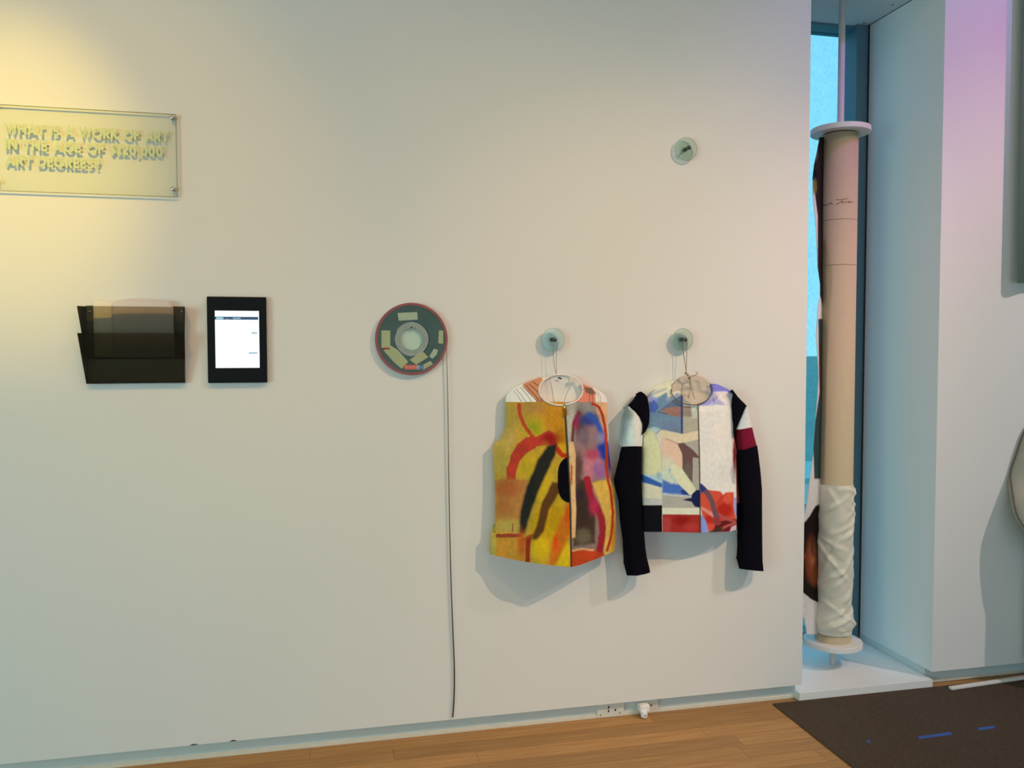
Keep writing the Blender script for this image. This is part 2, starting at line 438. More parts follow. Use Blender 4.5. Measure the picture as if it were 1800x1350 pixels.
# ------------------------------------------------------------------ painting on cloth
def sd_poly(X, Y, pts):
    """signed distance, negative inside"""
    P = np.array(pts, float); n = len(P); d = np.full(X.shape, 1e9); ins = np.zeros(X.shape, bool)
    for i in range(n):
        a, b = P[i], P[(i+1) % n]; e = b-a; wx, wy = X-a[0], Y-a[1]
        t = np.clip((wx*e[0]+wy*e[1])/(e@e+1e-9), 0, 1)
        d = np.minimum(d, (wx-e[0]*t)**2+(wy-e[1]*t)**2)
        c = ((a[1] > Y) != (b[1] > Y)) & (X < (b[0]-a[0])*(Y-a[1])/((b[1]-a[1]) if b[1] != a[1] else 1e-9)+a[0])
        ins ^= c
    d = np.sqrt(d); return np.where(ins, -d, d)

def sd_line(X, Y, pts):
    P = np.array(pts, float); d = np.full(X.shape, 1e9)
    for a, b in zip(P, P[1:]):
        e = b-a; wx, wy = X-a[0], Y-a[1]; t = np.clip((wx*e[0]+wy*e[1])/(e@e+1e-9), 0, 1)
        d = np.minimum(d, (wx-e[0]*t)**2+(wy-e[1]*t)**2)
    return np.sqrt(d)

_ng = rng.random((64, 64))
def vnoise(X, Y, s):
    x, y = X/s, Y/s; xi, yi = np.floor(x).astype(int), np.floor(y).astype(int); fx, fy = x-xi, y-yi
    fx, fy = fx*fx*(3-2*fx), fy*fy*(3-2*fy); g = lambda i, j: _ng[i % 64, j % 64]
    return g(xi, yi)*(1-fx)*(1-fy)+g(xi+1, yi)*fx*(1-fy)+g(xi, yi+1)*(1-fx)*fy+g(xi+1, yi+1)*fx*fy

def paint(X, Y, base, ops, rag=1.2):
    Xn = X+(vnoise(X, Y, 9)-0.5)*2*rag+(vnoise(X+50, Y, 3)-0.5)*rag
    Yn = Y+(vnoise(X, Y+80, 9)-0.5)*2*rag+(vnoise(X+50, Y+80, 3)-0.5)*rag
    C = np.tile(np.array(alb(base)), (len(X), 1))
    for op in ops:
        k, geo, col, soft = op[:4]; op_a = op[5] if len(op) > 5 else 1.0
        if k == 'p': d = sd_poly(Xn, Yn, geo)
        elif k == 'P': d = sd_poly(X, Y, geo)
        elif k == 's': d = sd_line(Xn, Yn, spline(geo, 6))-op[4]/2
        elif k == 'S': d = sd_line(X, Y, geo)-op[4]/2
        elif k == 'b':
            cx, cy, rx, ry = geo; d = (np.sqrt(((Xn-cx)/rx)**2+((Yn-cy)/ry)**2)-1)*min(rx, ry)
        a = np.clip(0.5-d/(2*soft), 0, 1); a = a*a*(3-2*a)*op_a
        C = C*(1-a[:, None])+np.array(alb(col))[None, :]*a[:, None]
    if rag > 0.45:      # brushy, uneven dye
        m1 = vnoise(X+13, Y*0.6, 11)-0.5; m2 = vnoise(X*1.3, Y*0.7+31, 4)-0.5; m3 = vnoise(X+7, Y+3, 1.7)-0.5
        C = C*(1+0.22*m1+0.16*m2+0.10*m3)[:, None]; C[:, 1] *= 1-0.10*m1; C[:, 2] *= 1-0.25*m2
    return np.clip(C, 0, 0.92)

def interp(tab, t):
    a = np.array(tab, float); return np.interp(t, a[:, 0], a[:, 1])

def panel(name, m, parent, left, right, top, bot, depth, color=None, back=-0.006, step=1.0, nu=None, nv=None, inset=0.85):
    """a cloth piece: front surface measured at its own distance from the wall, closed towards the back.
    left/right: (y, x) tables; top/bot: (x, y) tables"""
    tb, bb = np.array(top, float), np.array(bot, float)
    y0, y1 = tb[:, 1].min(), bb[:, 1].max(); x0 = np.array(left, float)[:, 1].min(); x1 = np.array(right, float)[:, 1].max()
    nu = nu or int((x1-x0)/step)+2; nv = nv or int((y1-y0)/step)+2
    U, V = np.meshgrid(np.linspace(0, 1, nu), np.linspace(0, 1, nv))
    ym = y0+V*(y1-y0); x = interp(left, ym)*(1-U)+interp(right, ym)*U
    for _ in range(3):
        yy = interp(top, x)*(1-V)+interp(bot, x)*V
        x = interp(left, yy)*(1-U)+interp(right, yy)*U
    X, Y = x.ravel(), yy.ravel(); D = depth(X, Y, U.ravel(), V.ravel())
    Pf = WA(X, Y, D)
    idx = np.arange(nu*nv).reshape(nv, nu)
    faces = np.stack([idx[:-1, :-1], idx[1:, :-1], idx[1:, 1:], idx[:-1, 1:]], -1).reshape(-1, 4).tolist()
    ring = list(idx[0, :])+list(idx[1:, -1])+list(idx[-1, -2::-1])+list(idx[-2:0:-1, 0])
    c = Pf.mean(0); nr = len(ring); base = nu*nv
    mid = Pf[ring].copy(); bk = Pf[ring].copy()
    mid[:, 1] = np.minimum(mid[:, 1]*0.5+back*0.5, back); mid[:, 0] = c[0]+(mid[:, 0]-c[0])*(1+inset)/2; mid[:, 2] = c[2]+(mid[:, 2]-c[2])*(1+inset)/2
    bk[:, 1] = back; bk[:, 0] = c[0]+(bk[:, 0]-c[0])*inset; bk[:, 2] = c[2]+(bk[:, 2]-c[2])*inset
    # keep the hem level: the back runs straight up from it
    allv = np.vstack([Pf, mid, bk])
    for k in range(nr):
        k2 = (k+1) % nr
        faces.append((int(ring[k2]), int(ring[k]), base+k, base+k2))
        faces.append((base+k2, base+k, base+nr+k, base+nr+k2))
    faces.append(tuple(base+nr+k for k in range(nr-1, -1, -1)))
    faces = [tuple(int(q) for q in reversed(f)) for f in faces]
    me = bpy.data.meshes.new(name); me.from_pydata(allv.tolist(), [], faces); me.update()
    if color is not None:
        Cf = color(X, Y); Cr = Cf[ring]; C = np.vstack([Cf, Cr, Cr]); C = np.hstack([C, np.ones((len(C), 1))])
        at = me.color_attributes.new('dye', 'FLOAT_COLOR', 'POINT'); at.data.foreach_set('color', C.ravel())
    me.materials.append(m)
    me.shade_smooth()
    o = bpy.data.objects.new(name, me); COL.objects.link(o)
    if parent is not None:
        o.parent = parent; o.matrix_parent_inverse = Matrix.Translation(-Vector(parent.location)) if parent.parent is None else Matrix()
    return o

m_dye = paint_mat('dyed_canvas')

# ================================================================== VEST
vc = W(985, 700, -0.03)
vest = empty('vest', (vc[0], -0.03, W(985, 995, -0.1)[2]), 'sleeveless vest painted in yellow, orange and red with a front zipper and a striped yoke', 'vest')
VL = [(700, 889), (750, 888), (762, 885), (772, 879), (781, 868), (784, 867), (860, 870), (936, 870), (938.5, 862), (995, 862)]
VR = [(700, 1067), (760, 1068), (800, 1071), (815, 1073), (850, 1080), (900, 1083), (950, 1082), (975, 1079), (995, 1076)]
ZP = [(700, 992), (712, 992.5), (780, 997), (850, 1001), (900, 1003), (1000, 1004)]
VB = [(862, 975), (890, 981), (920, 987), (960, 993), (1003, 997), (1020, 993), (1050, 982), (1077, 970), (1085, 966)]
def vest_depth(X, Y, U, V):
    l, r = interp(VL, Y), interp(VR, Y); s = np.clip((X-l)/(r-l), 0, 1); v = np.clip((Y-700)/295, 0, 1)
    prof = np.sin(np.pi*np.clip(s, 0.0, 1))**0.75
    ridge = 1-np.abs(s-0.63)*1.2
    d = 0.036+0.014*v+(0.043+0.060*v)*prof*(0.55+0.45*np.clip(ridge, 0, 1))
    d += 0.003*np.sin(s*19+v*2)*v+0.002*np.sin(s*31-v*5)
    return -d
yl = (184, 142, 44)
vL_ops = [
    ('b', (885, 760, 20, 56), (186, 152, 70), 14), ('b', (880, 812, 12, 28), (182, 148, 58), 10), ('b', (905, 735, 14, 18), (176, 140, 56), 10), ('b', (960, 720, 26, 8), (186, 130, 50), 7),
    ('b', (946, 752, 20, 13), (160, 155, 30), 12), ('b', (975, 735, 22, 34), (196, 128, 28), 16), ('b', (932, 717, 20, 8), (175, 125, 60), 8),
    ('b', (984, 772, 12, 16), (165, 98, 18), 9), ('b', (986, 790, 10, 10), (205, 150, 20), 8), ('b', (930, 820, 22, 22), (200, 156, 34), 10),
    ('s', [(912, 711), (914, 728), (921, 746), (932, 762), (944, 776)], (186, 66, 38), 0.8, 6.5),
    ('p', [(893, 820), (898, 801), (909, 781), (925, 768), (944, 767), (965, 756), (973, 760), (979, 778), (979, 790), (962, 782), (944, 785), (925, 797), (913, 812), (907, 830), (906, 845), (891, 845), (891, 820)], (182, 58, 38), 0.9),
    ('b', (966, 772, 14, 11), (152, 26, 20), 7),
    ('s', [(979, 789), (987, 799), (997, 802)], (180, 52, 25), 0.8, 9),
    ('p', [(871, 843.5), (930, 843.5), (926, 880), (915, 940), (871, 930)], (178, 118, 55), 3.0),
    ('b', (893, 858, 22, 16), (172, 92, 44), 9), ('b', (886, 890, 12, 14), (176, 104, 46), 8), ('b', (895, 925, 28, 12), (186, 154, 66), 8),
    ('b', (958, 852, 14, 60), (200, 158, 32), 6), ('b', (968, 925, 34, 40), (196, 148, 16), 10), ('b', (975, 905, 12, 26), (184, 136, 16), 6), ('b', (950, 965, 16, 20), (208, 166, 20), 8), ('b', (990, 975, 20, 24), (212, 170, 24), 6), ('b', (985, 880, 9, 12), (196, 150, 30), 5),
    ('p', [(962, 783), (979, 780), (976, 800), (951, 853), (935, 895), (923, 938), (914, 940), (914, 900), (926, 855), (946, 807)], (36, 36, 28), 3.2),
    ('p', [(971, 847), (982, 849), (983, 866), (965, 896), (956, 934), (945, 947), (937, 950), (935, 944), (944, 922), (952, 885)], (92, 56, 22), 2.6),
    ('p', [(871, 938), (918, 938), (918, 945), (871, 944.5)], (152, 62, 34), 1.2), ('S', [(901, 921), (901, 934)], (140, 84, 40), 1.0, 2.5),
    ('p', [(872, 946), (921, 946), (921, 990), (872, 985)], (196, 134, 42), 2.0), ('b', (917, 958, 6, 22), (186, 84, 30), 5),
    ('p', [(861, 936), (871.5, 938), (873, 980), (861, 978)], (186, 156, 66), 1.0),
    ('p', [(924, 944), (936, 940), (932, 958), (931, 990), (923, 989)], (146, 46, 20), 1.2), ('S', [(935, 940), (924, 946), (918, 950)], (170, 80, 30), 1.5, 4),
    ('p', [(1003, 893), (1003, 938), (976, 994), (964, 994), (971, 949), (986, 911)], (198, 104, 22), 4.0), ('b', (998, 905, 6, 20), (190, 80, 20), 4), ('b', (977, 955, 4, 14), (222, 70, 16), 3),
]
vest_front_l = panel('front_panel', m_dye, vest, VL, ZP, [(850, 706.5), (1000, 706.5), (1100, 706.5)], VB, vest_depth, lambda X, Y: paint(X, Y, yl, vL_ops, 0.6), back=-0.012)
vR_ops = [
    ('P', [(990, 700), (1014, 700), (1012, 780), (1013, 945), (1000, 945), (990, 780)], (178, 168, 142), 2.0),
    ('b', (1030, 716, 22, 14), (142, 132, 118), 6),
    ('p', [(1045, 700), (1070, 700), (1072, 790), (1063, 770), (1055, 745), (1048, 722)], (216, 166, 118), 3.0),
    ('b', (1034, 770, 22, 34), (146, 112, 108), 9), ('b', (1020, 745, 10, 22), (90, 62, 64), 7), ('b', (1030, 800, 14, 22), (150, 110, 106), 8),
    ('s', [(1017, 726), (1009, 744), (1007, 775), (1010, 810), (1017, 845)], (104, 40, 46), 3.0, 6),
    ('b', (1013, 742, 3.5, 12), (150, 40, 62), 3),
    ('b', (1036, 738, 17, 11), (58, 62, 112), 6), ('b', (1026, 768, 9, 16), (118, 96, 98), 6), ('s', [(1036, 730), (1050, 744), (1059, 765), (1064, 785)], (48, 84, 158), 4.0, 9),
    ('b', (1063, 792, 14, 17), (28, 60, 142), 5), ('b', (1070, 812, 6, 18), (52, 52, 110), 4), ('b', (1056, 770, 7, 9), (140, 130, 160), 5),
    ('b', (1041, 820, 17, 23), (190, 118, 124), 6), ('b', (1041, 799, 12, 9), (180, 72, 88), 6), ('b', (1055, 826, 13, 15), (150, 96, 132), 6),
    ('p', [(1040, 848), (1071, 842), (1084, 862), (1086, 975), (1060, 980), (1064, 915), (1053, 880)], (214, 168, 70), 2.5), ('b', (1078, 945, 6, 30), (190, 142, 42), 5),
    ('p', [(1012, 838), (1034, 846), (1046, 895), (1046, 955), (1008, 960)], (70, 50, 38), 3.5), ('b', (1022, 900, 12, 26), (58, 42, 32), 6), ('b', (1020, 870, 8, 10), (52, 36, 46), 6),
    ('b', (1026, 945, 14, 14), (104, 92, 66), 7), ('b', (1016, 820, 8, 26), (96, 66, 56), 5),
    ('s', [(1032, 842), (1040, 875), (1055, 905), (1059, 935), (1053, 972)], (158, 34, 44), 2.2, 12),
    ('b', (1043, 890, 7, 14), (178, 46, 74), 5),
    ('s', [(1041, 710), (1052, 716), (1061, 738), (1066, 778), (1067, 830), (1074, 868), (1077, 905), (1074, 942), (1067, 968)], (178, 52, 28), 0.8, 4.6),
    ('p', [(1003, 966), (1040, 963), (1046, 968), (1062, 974), (1062, 1000), (1000, 1000)], (190, 66, 28), 1.6), ('s', [(1006, 968), (1024, 965), (1043, 967)], (214, 166, 108), 1.2, 3.5),
    ('P', [(1000, 778), (1008, 776), (1012, 800), (1011, 860), (1013, 895), (1011, 945), (1003, 945)], (226, 178, 116), 1.2),
    ('p', [(1003, 815), (1006, 820), (1006, 850), (1003, 852)], (186, 80, 40), 1.5),
]
vest_front_r = panel('front_panel', m_dye, vest, ZP, VR, [(850, 706.5), (1000, 706.5), (1100, 706.5)], VB, vest_depth, lambda X, Y: paint(X, Y, (140, 116, 102), vR_ops, 0.6), back=-0.012)
# black oval patch beside the zipper
m_patch = m_cloth
OV = [(a, 1003.5-22.5*math.sqrt(max(0, 1-abs((a-843.5)/40.5)**3.2))) for a in np.linspace(803, 884, 41)]
panel('oval_patch', m_cloth, vest, OV, [(y, interp(ZP, y)) for y in range(803, 886, 4)], [(970, 803), (1010, 803)], [(970, 884), (1010, 884)],
      lambda X, Y, U, V: vest_depth(X, Y, U, V)-0.003, back=-0.05, nu=12, nv=50, inset=0.98)
# zipper
def vz(y, dx=0, off=0.0):
    x = float(interp(ZP, y))+dx; d = float(vest_depth(np.array([x]), np.array([float(y)]), 0, 0)[0]); return W(x, y, d-off)
bm = tube(bmesh.new(), [vz(y, 0, 0.001) for y in np.linspace(712, 996, 60)], 0.0036, 6); put('zipper', bm, mat('dark_olive_zip', (0.05, 0.04, 0.02), 0.5), vest, True)
bm = bmesh.new(); tube(bm, [vz(711, -.3, .004), vz(716, 0, .006), vz(720, .3, .006)], [0.004, 0.0062, 0.0045], 8); tube(bm, [vz(719, .5, .008), vz(730, .8, .008)], [0.0050, 0.0058], 8)
put('zip_pull', bm, m_gold, vest, True)
# yoke: two striped shoulder pieces, the collar and the lining behind
NE = (986, 685.5, 38.5, 27.0)       # neck ellipse
def neck(y, side):
    return NE[0]+side*NE[2]*math.sqrt(max(0, 1-((y-NE[1])/NE[3])**2))
ys = np.linspace(664, 707, 24)
SL = [(664, 947), (668, 936), (672, 926), (677, 913), (681, 905), (687, 897), (692, 892), (699, 889.5), (707, 889)]
SR = [(675, 1024), (679, 1035), (683, 1045), (687, 1053), (692, 1061), (698, 1066), (707, 1067.5)]
def yoke_depth(X, Y, U, V):
    s = np.clip((X-889)/178, 0, 1); v = np.clip((Y-660)/47, 0, 1)
    base = 0.036+0.043*np.sin(np.pi*s)**0.75*(0.55+0.45*np.clip(1-np.abs(s-0.63)*1.2, 0, 1))
    return -(0.020+(base-0.020)*v**0.7)
dk = (105, 72, 55)
stripes = [(903, 687, 917, 707), (907, 684, 925, 707), (915, 681, 935, 707)]
yl_ops = [('P', [(918, 676), (950, 655), (965, 700), (965, 712), (946, 712), (940, 699), (930, 690)], (200, 128, 86), 0.8)]
for a in stripes: yl_ops.append(('S', [(a[0], a[1]), ((a[0]+a[2])/2+.5, (a[1]+a[3])/2-1), (a[2], a[3])], (112, 104, 90), 0.5, 0.9))
for a in ((919, 679, 946, 707), (924, 677, 951, 707), (930, 675, 947, 690), (947, 690, 954, 707), (937, 671, 946, 678)): yl_ops.append(('S', [(a[0], a[1]), (a[2], a[3])], (82, 34, 20), 0.5, 1.2))
yoke_l = panel('yoke', m_dye, vest, SL, [(float(y), neck(min(max(y, 664), 710), -1)-0.3) for y in ys], [(880, 663.5), (990, 663.5)], [(880, 707), (1000, 707)], yoke_depth,
      lambda X, Y: paint(X, Y, (226, 220, 200), yl_ops, 0.3), back=-0.010, step=0.8)
yr_ops = [('P', [(1015, 665), (1038, 676), (1047, 690), (1047, 712), (1000, 712)], (214, 124, 92), 1.2), ('p', [(1026, 680), (1040, 682), (1047, 692), (1040, 694), (1030, 690)], (120, 88, 66), 1.5),
          ('S', [(1036, 692), (1036.5, 706)], (120, 60, 40), 0.5, 1), ('S', [(1041, 692), (1041.5, 706)], (120, 60, 40), 0.5, 1), ('S', [(1046, 686), (1052, 698), (1052.5, 707)], (170, 140, 125), 0.6, 1), ('S', [(1050, 688), (1056, 698), (1056, 707)], (170, 140, 125), 0.6, 1)]
panel('yoke', m_dye, vest, [(float(y), neck(min(max(y, 664), 710), 1)+0.3) for y in np.linspace(674, 707, 20)], SR, [(990, 674), (1070, 674)], [(980, 707), (1070, 707)], yoke_depth,
      lambda X, Y: paint(X, Y, (238, 214, 200), yr_ops, 0.3), back=-0.010, step=0.8)
# lining seen in the neck: a dished white cloth
def dish(name, m, parent, e, dback, dfront, wob=0.0, tilt=0.0):
    bm = bmesh.new(); rings = []; N = 48; R = 12
    cx, cy, rx, ry = e
    for i in range(R+1):
        t = i/R; ring = []
        for k in range(N):
            a = 2*math.pi*k/N; x = cx+rx*t*math.cos(a); y = cy+ry*t*math.sin(a)
            low = (1+math.sin(a)*t)/2
            d = dback+(dfront-dback)*(low**1.4)*t**2+wob*float(vnoise(np.array([x]), np.array([y*1.2]), 8.0)[0]*2-1+0.6*vnoise(np.array([x+9]), np.array([y]), 4.0)[0])*(1-t**4)
            ring.append(bm.verts.new(W(x, y, -d)))
            if i == 0: break
        rings.append(ring)
    for k in range(N): bm.faces.new((rings[0][0], rings[1][k], rings[1][(k+1) % N]))
    for i in range(1, R):
        for k in range(N): bm.faces.new((rings[i][k], rings[i+1][k], rings[i+1][(k+1) % N], rings[i][(k+1) % N]))
    # thickness towards the wall
    r = bmesh.ops.extrude_face_region(bm, geom=bm.faces[:])
    for q in r['geom']:
        if isinstance(q, bmesh.types.BMVert): q.co.y = min(q.co.y+0.006, -0.004)
    bmesh.ops.recalc_face_normals(bm, faces=bm.faces[:])
    return put(name, bm, m, parent, True)
m_lin = mat('white_cotton_lining', (0.80, 0.79, 0.78), 0.9, bump=0.3, scale=90, spec=0.1)
dish('lining', m_lin, vest, NE, 0.016, 0.055)
def vest_rim(a):
    x = np.array([NE[0]+NE[2]*math.cos(a)]); y = np.array([NE[1]+NE[3]*math.sin(a)])
    d = yoke_depth(x, y, 0, 0)[0] if y[0] < 706 else vest_depth(x, y, 0, 0)[0]
    return -float(d)+0.0015
def ring_tube(bm, e, dfun, rad, a0=0, a1=2*math.pi, n=56):
    pts = []
    for k in range(n+1):
        a = a0+(a1-a0)*k/n; x = e[0]+e[2]*math.cos(a); y = e[1]+e[3]*math.sin(a); pts.append(W(x, y, -dfun(a)))
    return tube(bm, pts, rad, 8)
bm = ring_tube(bmesh.new(), NE, vest_rim, 0.0036); put('collar_binding', bm, mat('white_bias_tape', (0.86, 0.80, 0.76), 0.8), vest, True)
bm = bmesh.new(); tube(bm, [W(981, 664, -.027), W(987, 666, -.028)], 0.0028, 6); put('neck_tag', bm, m_dsteel, vest, True)

# ================================================================== JACKET
jc = W(1212, 800, -0.03)
jacket = empty('jacket', (jc[0], -0.03, W(1212, 1010, -0.06)[2]), 'cropped long-sleeved jacket of pale painted panels with black sleeves and a front zipper', 'jacket')
JL = [(665, 1180), (668, 1178), (676, 1158), (690, 1136), (700, 1139), (725, 1142), (745, 1141), (757, 1136), (766, 1128), (800, 1127), (936, 1131)]
JR = [(665, 1252), (676, 1262), (684, 1280), (693, 1291), (700, 1289), (712, 1287), (760, 1289), (785, 1294), (850, 1297), (885, 1300), (936, 1301)]
JZ = [(660, 1226), (708, 1227), (800, 1229.5), (936, 1231.5)]
JB = [(1125, 935), (1165, 935), (1231, 936.5), (1285, 934), (1294, 931), (1304, 930)]
NJ = (1216, 685.5, 36, 26.5)
def jneck(y, side): return NJ[0]+side*NJ[2]*math.sqrt(max(0, 1-((y-NJ[1])/NJ[3])**2))
def jdepth(X, Y, U, V):
    s = np.clip((X-1128)/168, 0, 1); v = np.clip((Y-670)/265, 0, 1)
    d = 0.022+(0.038+0.036*v)*np.sin(np.pi*s)**(0.55-0.33*v)*np.clip(v*5, 0.12, 1)**0.6+0.014*v
    d += 0.0025*np.sin(s*16+v*3)*v
    return -d
cream = (214, 204, 178)
jL_ops = [
    ('p', [(1125, 706), (1160, 690), (1200, 688), (1201, 768), (1125, 760)], (106, 130, 146), 3.0),
    ('p', [(1135, 685), (1160, 672), (1185, 660), (1200, 694), (1182, 702), (1174, 698), (1173, 688), (1158, 698), (1140, 704)], (216, 206, 166), 2.5),
    ('s', [(1138, 700), (1150, 692), (1170, 684)], (172, 170, 158), 2.0, 4), ('s', [(1139, 693), (1150, 686)], (150, 152, 160), 1.5, 3), ('s', [(1138, 698), (1145, 693)], (88, 96, 130), 0.8, 2),
    ('b', (1147, 702, 8, 5), (142, 146, 190), 4),
    ('p', [(1141, 712), (1151, 703), (1158, 716), (1151, 726), (1141, 724)], (76, 96, 156), 1.5), ('s', [(1142, 710), (1150, 703)], (50, 66, 110), 0.6, 1),
    ('s', [(1173, 702), (1185, 698), (1192, 694)], (140, 146, 160), 2.5, 6),
    ('p', [(1157, 722), (1196, 695), (1197, 716)], (92, 104, 118), 1.2),
    ('p', [(1160, 722), (1172, 717), (1197, 714), (1197, 733), (1180, 731)], (150, 108, 88), 1.2), ('s', [(1157, 723.5), (1173, 728)], (60, 70, 90), 0.6, 1.3),
    ('b', (1165, 742, 30, 9), (112, 136, 148), 6), ('b', (1180, 748, 18, 8), (112, 126, 144), 6), ('b', (1190, 756, 10, 5), (112, 122, 130), 4),
    ('P', [(1199, 650), (1234, 650), (1234, 772), (1199, 772)], (172, 162, 134), 0.8), ('P', [(1214, 690), (1228, 690), (1228, 735), (1214, 735)], (188, 186, 160), 2.0),
    ('p', [(1199, 714), (1214, 714), (1216.5, 733), (1199, 732)], (146, 126, 106), 1.2), ('P', [(1199, 690), (1214, 690), (1214, 712), (1199, 712)], (152, 150, 134), 1.5),
    ('P', [(1196.3, 692), (1200.3, 693), (1200.5, 762), (1197, 763)], (56, 66, 100), 0.7),
    ('p', [(1199, 770), (1232, 770), (1232, 872), (1199, 872)], (168, 158, 136), 1.5),
    ('p', [(1136, 754), (1150, 750), (1160, 753), (1153, 764)], (176, 190, 172), 1.8),
    ('p', [(1162, 768), (1194, 778), (1200, 800), (1199, 825), (1187, 822), (1163, 810)], (224, 182, 148), 2.0),
    ('b', (1170, 822, 16, 20), (212, 202, 164), 6), ('b', (1172, 838, 16, 14), (200, 204, 172), 5), ('s', [(1177, 826), (1184, 840), (1192, 850)], (140, 168, 172), 2.5, 3),
    ('p', [(1155, 764), (1161, 755), (1182, 759), (1201, 763), (1230, 756), (1230, 772), (1197, 780), (1170, 771)], (216, 194, 152), 1.2),
    ('s', [(1170, 771), (1192, 780)], (176, 128, 104), 0.8, 1.4),
    ('p', [(1127, 768), (1138, 754), (1150, 761), (1160, 784), (1164, 829), (1155, 838), (1127, 834)], (214, 205, 150), 1.0), ('s', [(1150, 761), (1160, 784), (1163, 826)], (190, 176, 134), 1.0, 1.2),
    ('p', [(1191, 780), (1201, 778), (1217, 790), (1231, 805), (1218, 803.5), (1217, 850), (1200, 827), (1199, 799)], (104, 74, 66), 0.9), ('b', (1209, 830, 7, 16), (104, 92, 80), 4),
    ('p', [(1127, 832), (1164, 838), (1164, 856), (1127, 846)], (176, 196, 190), 2.5), ('b', (1158, 836, 5, 6), (150, 176, 172), 3),
    ('p', [(1127, 833), (1164, 850), (1164, 857.5), (1127, 847)], (54, 92, 152), 1.2),
    ('P', [(1126, 848), (1164, 858.5), (1164, 875), (1126, 875)], (216, 202, 164), 1.0), ('P', [(1126, 875), (1164, 876.5), (1164, 888), (1126, 888)], (190, 184, 164), 0.8),
    ('P', [(1164, 868), (1232, 870), (1232, 893), (1164, 893)], (172, 163, 142), 0.8), ('s', [(1165, 869), (1190, 871), (1213, 872)], (204, 204, 200), 0.9, 1.8),
    ('p', [(1164, 842), (1180, 850), (1196, 850), (1213, 871), (1190, 869), (1164, 867)], (74, 108, 168), 2.8), ('p', [(1196, 862), (1202, 860), (1213, 871), (1198, 869)], (44, 62, 118), 1.2),
    ('p', [(1183, 815), (1199, 824), (1223, 859), (1221, 868), (1212, 870), (1194, 852), (1178, 833)], (216, 208, 162), 1.2), ('s', [(1178, 834), (1190, 850)], (182, 196, 176), 2.5, 3),
    ('p', [(1199, 879), (1206, 877), (1215, 875), (1216, 869), (1224, 861), (1232, 861), (1232, 893), (1222, 891), (1215, 882)], (24, 30, 66), 0.7),
    ('P', [(1164, 893), (1232, 893), (1232, 904.5), (1164, 903.5)], (216, 208, 172), 0.7),
    ('p', [(1164.5, 904), (1234, 905), (1234, 940), (1164.5, 940)], (160, 42, 34), 0.6), ('b', (1198, 915, 14, 8), (140, 24, 18), 5), ('b', (1172, 922, 8, 14), (172, 60, 54), 4), ('b', (1215, 926, 12, 8), (176, 54, 44), 5),
    ('P', [(1110, 888), (1163.8, 888), (1163.8, 945), (1110, 945)], (10, 10, 16), 0.5),
]
j_top_l = [(1120, 694), (1138, 689), (1158, 676.5), (1178, 668), (1183, 672), (1190, 684), (1197, 692), (1206, 704), (1216, 710), (1227, 711.5), (1240, 711)]
panel('front_panel', m_dye, jacket, [(r[0], r[1]) for r in JL], JZ, j_top_l, JB, jdepth, lambda X, Y: paint(X, Y, cream, jL_ops, 0.44), back=-0.008, inset=0.9)
jR_ops = [
    ('p', [(1228, 660), (1296, 660), (1296, 712), (1228, 712)], (178, 168, 188), 1.0), ('p', [(1245, 665), (1258, 668), (1296, 690), (1292, 697), (1272, 688), (1250, 689)], (122, 116, 186), 1.0),
    ('b', (1238, 706, 16, 6), (142, 136, 190), 4), ('p', [(1258, 689), (1275, 688), (1294, 695), (1294, 714), (1276, 712), (1262, 700)], (226, 206, 196), 2.0),
    ('b', (1245, 800, 10, 60), (222, 210, 196), 8), ('b', (1265, 760, 12, 24), (228, 216, 196), 12), ('b', (1275, 830, 20, 20), (218, 208, 188), 12),
    ('p', [(1292, 814), (1286, 818), (1283, 830), (1287, 850), (1293, 852)], (184, 176, 166), 1.0),
    ('p', [(1244, 861), (1267, 864), (1272, 870), (1275, 866), (1289.5, 865), (1290, 882), (1294, 910), (1293, 937), (1245, 937), (1236, 916), (1232, 892), (1228, 868), (1240, 863)], (206, 76, 50), 0.8),
    ('b', (1274, 896, 14, 14), (176, 36, 22), 6), ('b', (1248, 912, 10, 8), (182, 40, 26), 4), ('b', (1280, 876, 8, 9), (212, 84, 60), 4), ('p', [(1268, 872), (1274, 870), (1266, 888), (1258, 884)], (186, 60, 40), 1.5),
    ('p', [(1262, 916), (1296, 912), (1296, 940), (1250, 940), (1256, 926)], (104, 24, 24), 2.0),
    ('s', [(1230, 892), (1240, 897), (1254, 906)], (214, 132, 112), 1.0, 6), ('s', [(1262, 904), (1276, 911), (1294, 918)], (170, 78, 68), 1.0, 5), ('s', [(1258, 937), (1274, 926), (1292, 920)], (176, 84, 72), 1.2, 4.5),
    ('p', [(1226, 903), (1236, 908), (1241, 916), (1246, 934), (1240, 940), (1226, 940)], (134, 144, 188), 0.8),
    ('s', [(1231, 854), (1244, 868), (1252, 884), (1257, 902), (1263, 918)], (108, 74, 78), 0.8, 9), ('p', [(1229, 849), (1234, 852), (1242, 860), (1231, 868)], (42, 52, 106), 1.5), ('b', (1260, 916, 7, 7), (142, 54, 54), 3),
    ('p', [(1245, 936), (1262, 927), (1272, 927), (1262, 940)], (66, 46, 36), 1.5),
    ('p', [(1289.5, 875), (1296, 874), (1296, 908), (1292, 906), (1289.5, 892)], (166, 160, 190), 0.7), ('p', [(1286, 926), (1296, 922), (1296, 940), (1280, 940)], (206, 176, 166), 1.0),
    ('P', [(1288.5, 755), (1310, 750), (1310, 886), (1295, 884), (1293, 800)], (158, 62, 44), 0.7), ('b', (1291, 800, 3, 30), (120, 30, 28), 2), ('P', [(1294.5, 884), (1310, 884), (1310, 940), (1294.5, 940)], (10, 11, 22), 0.6),
]
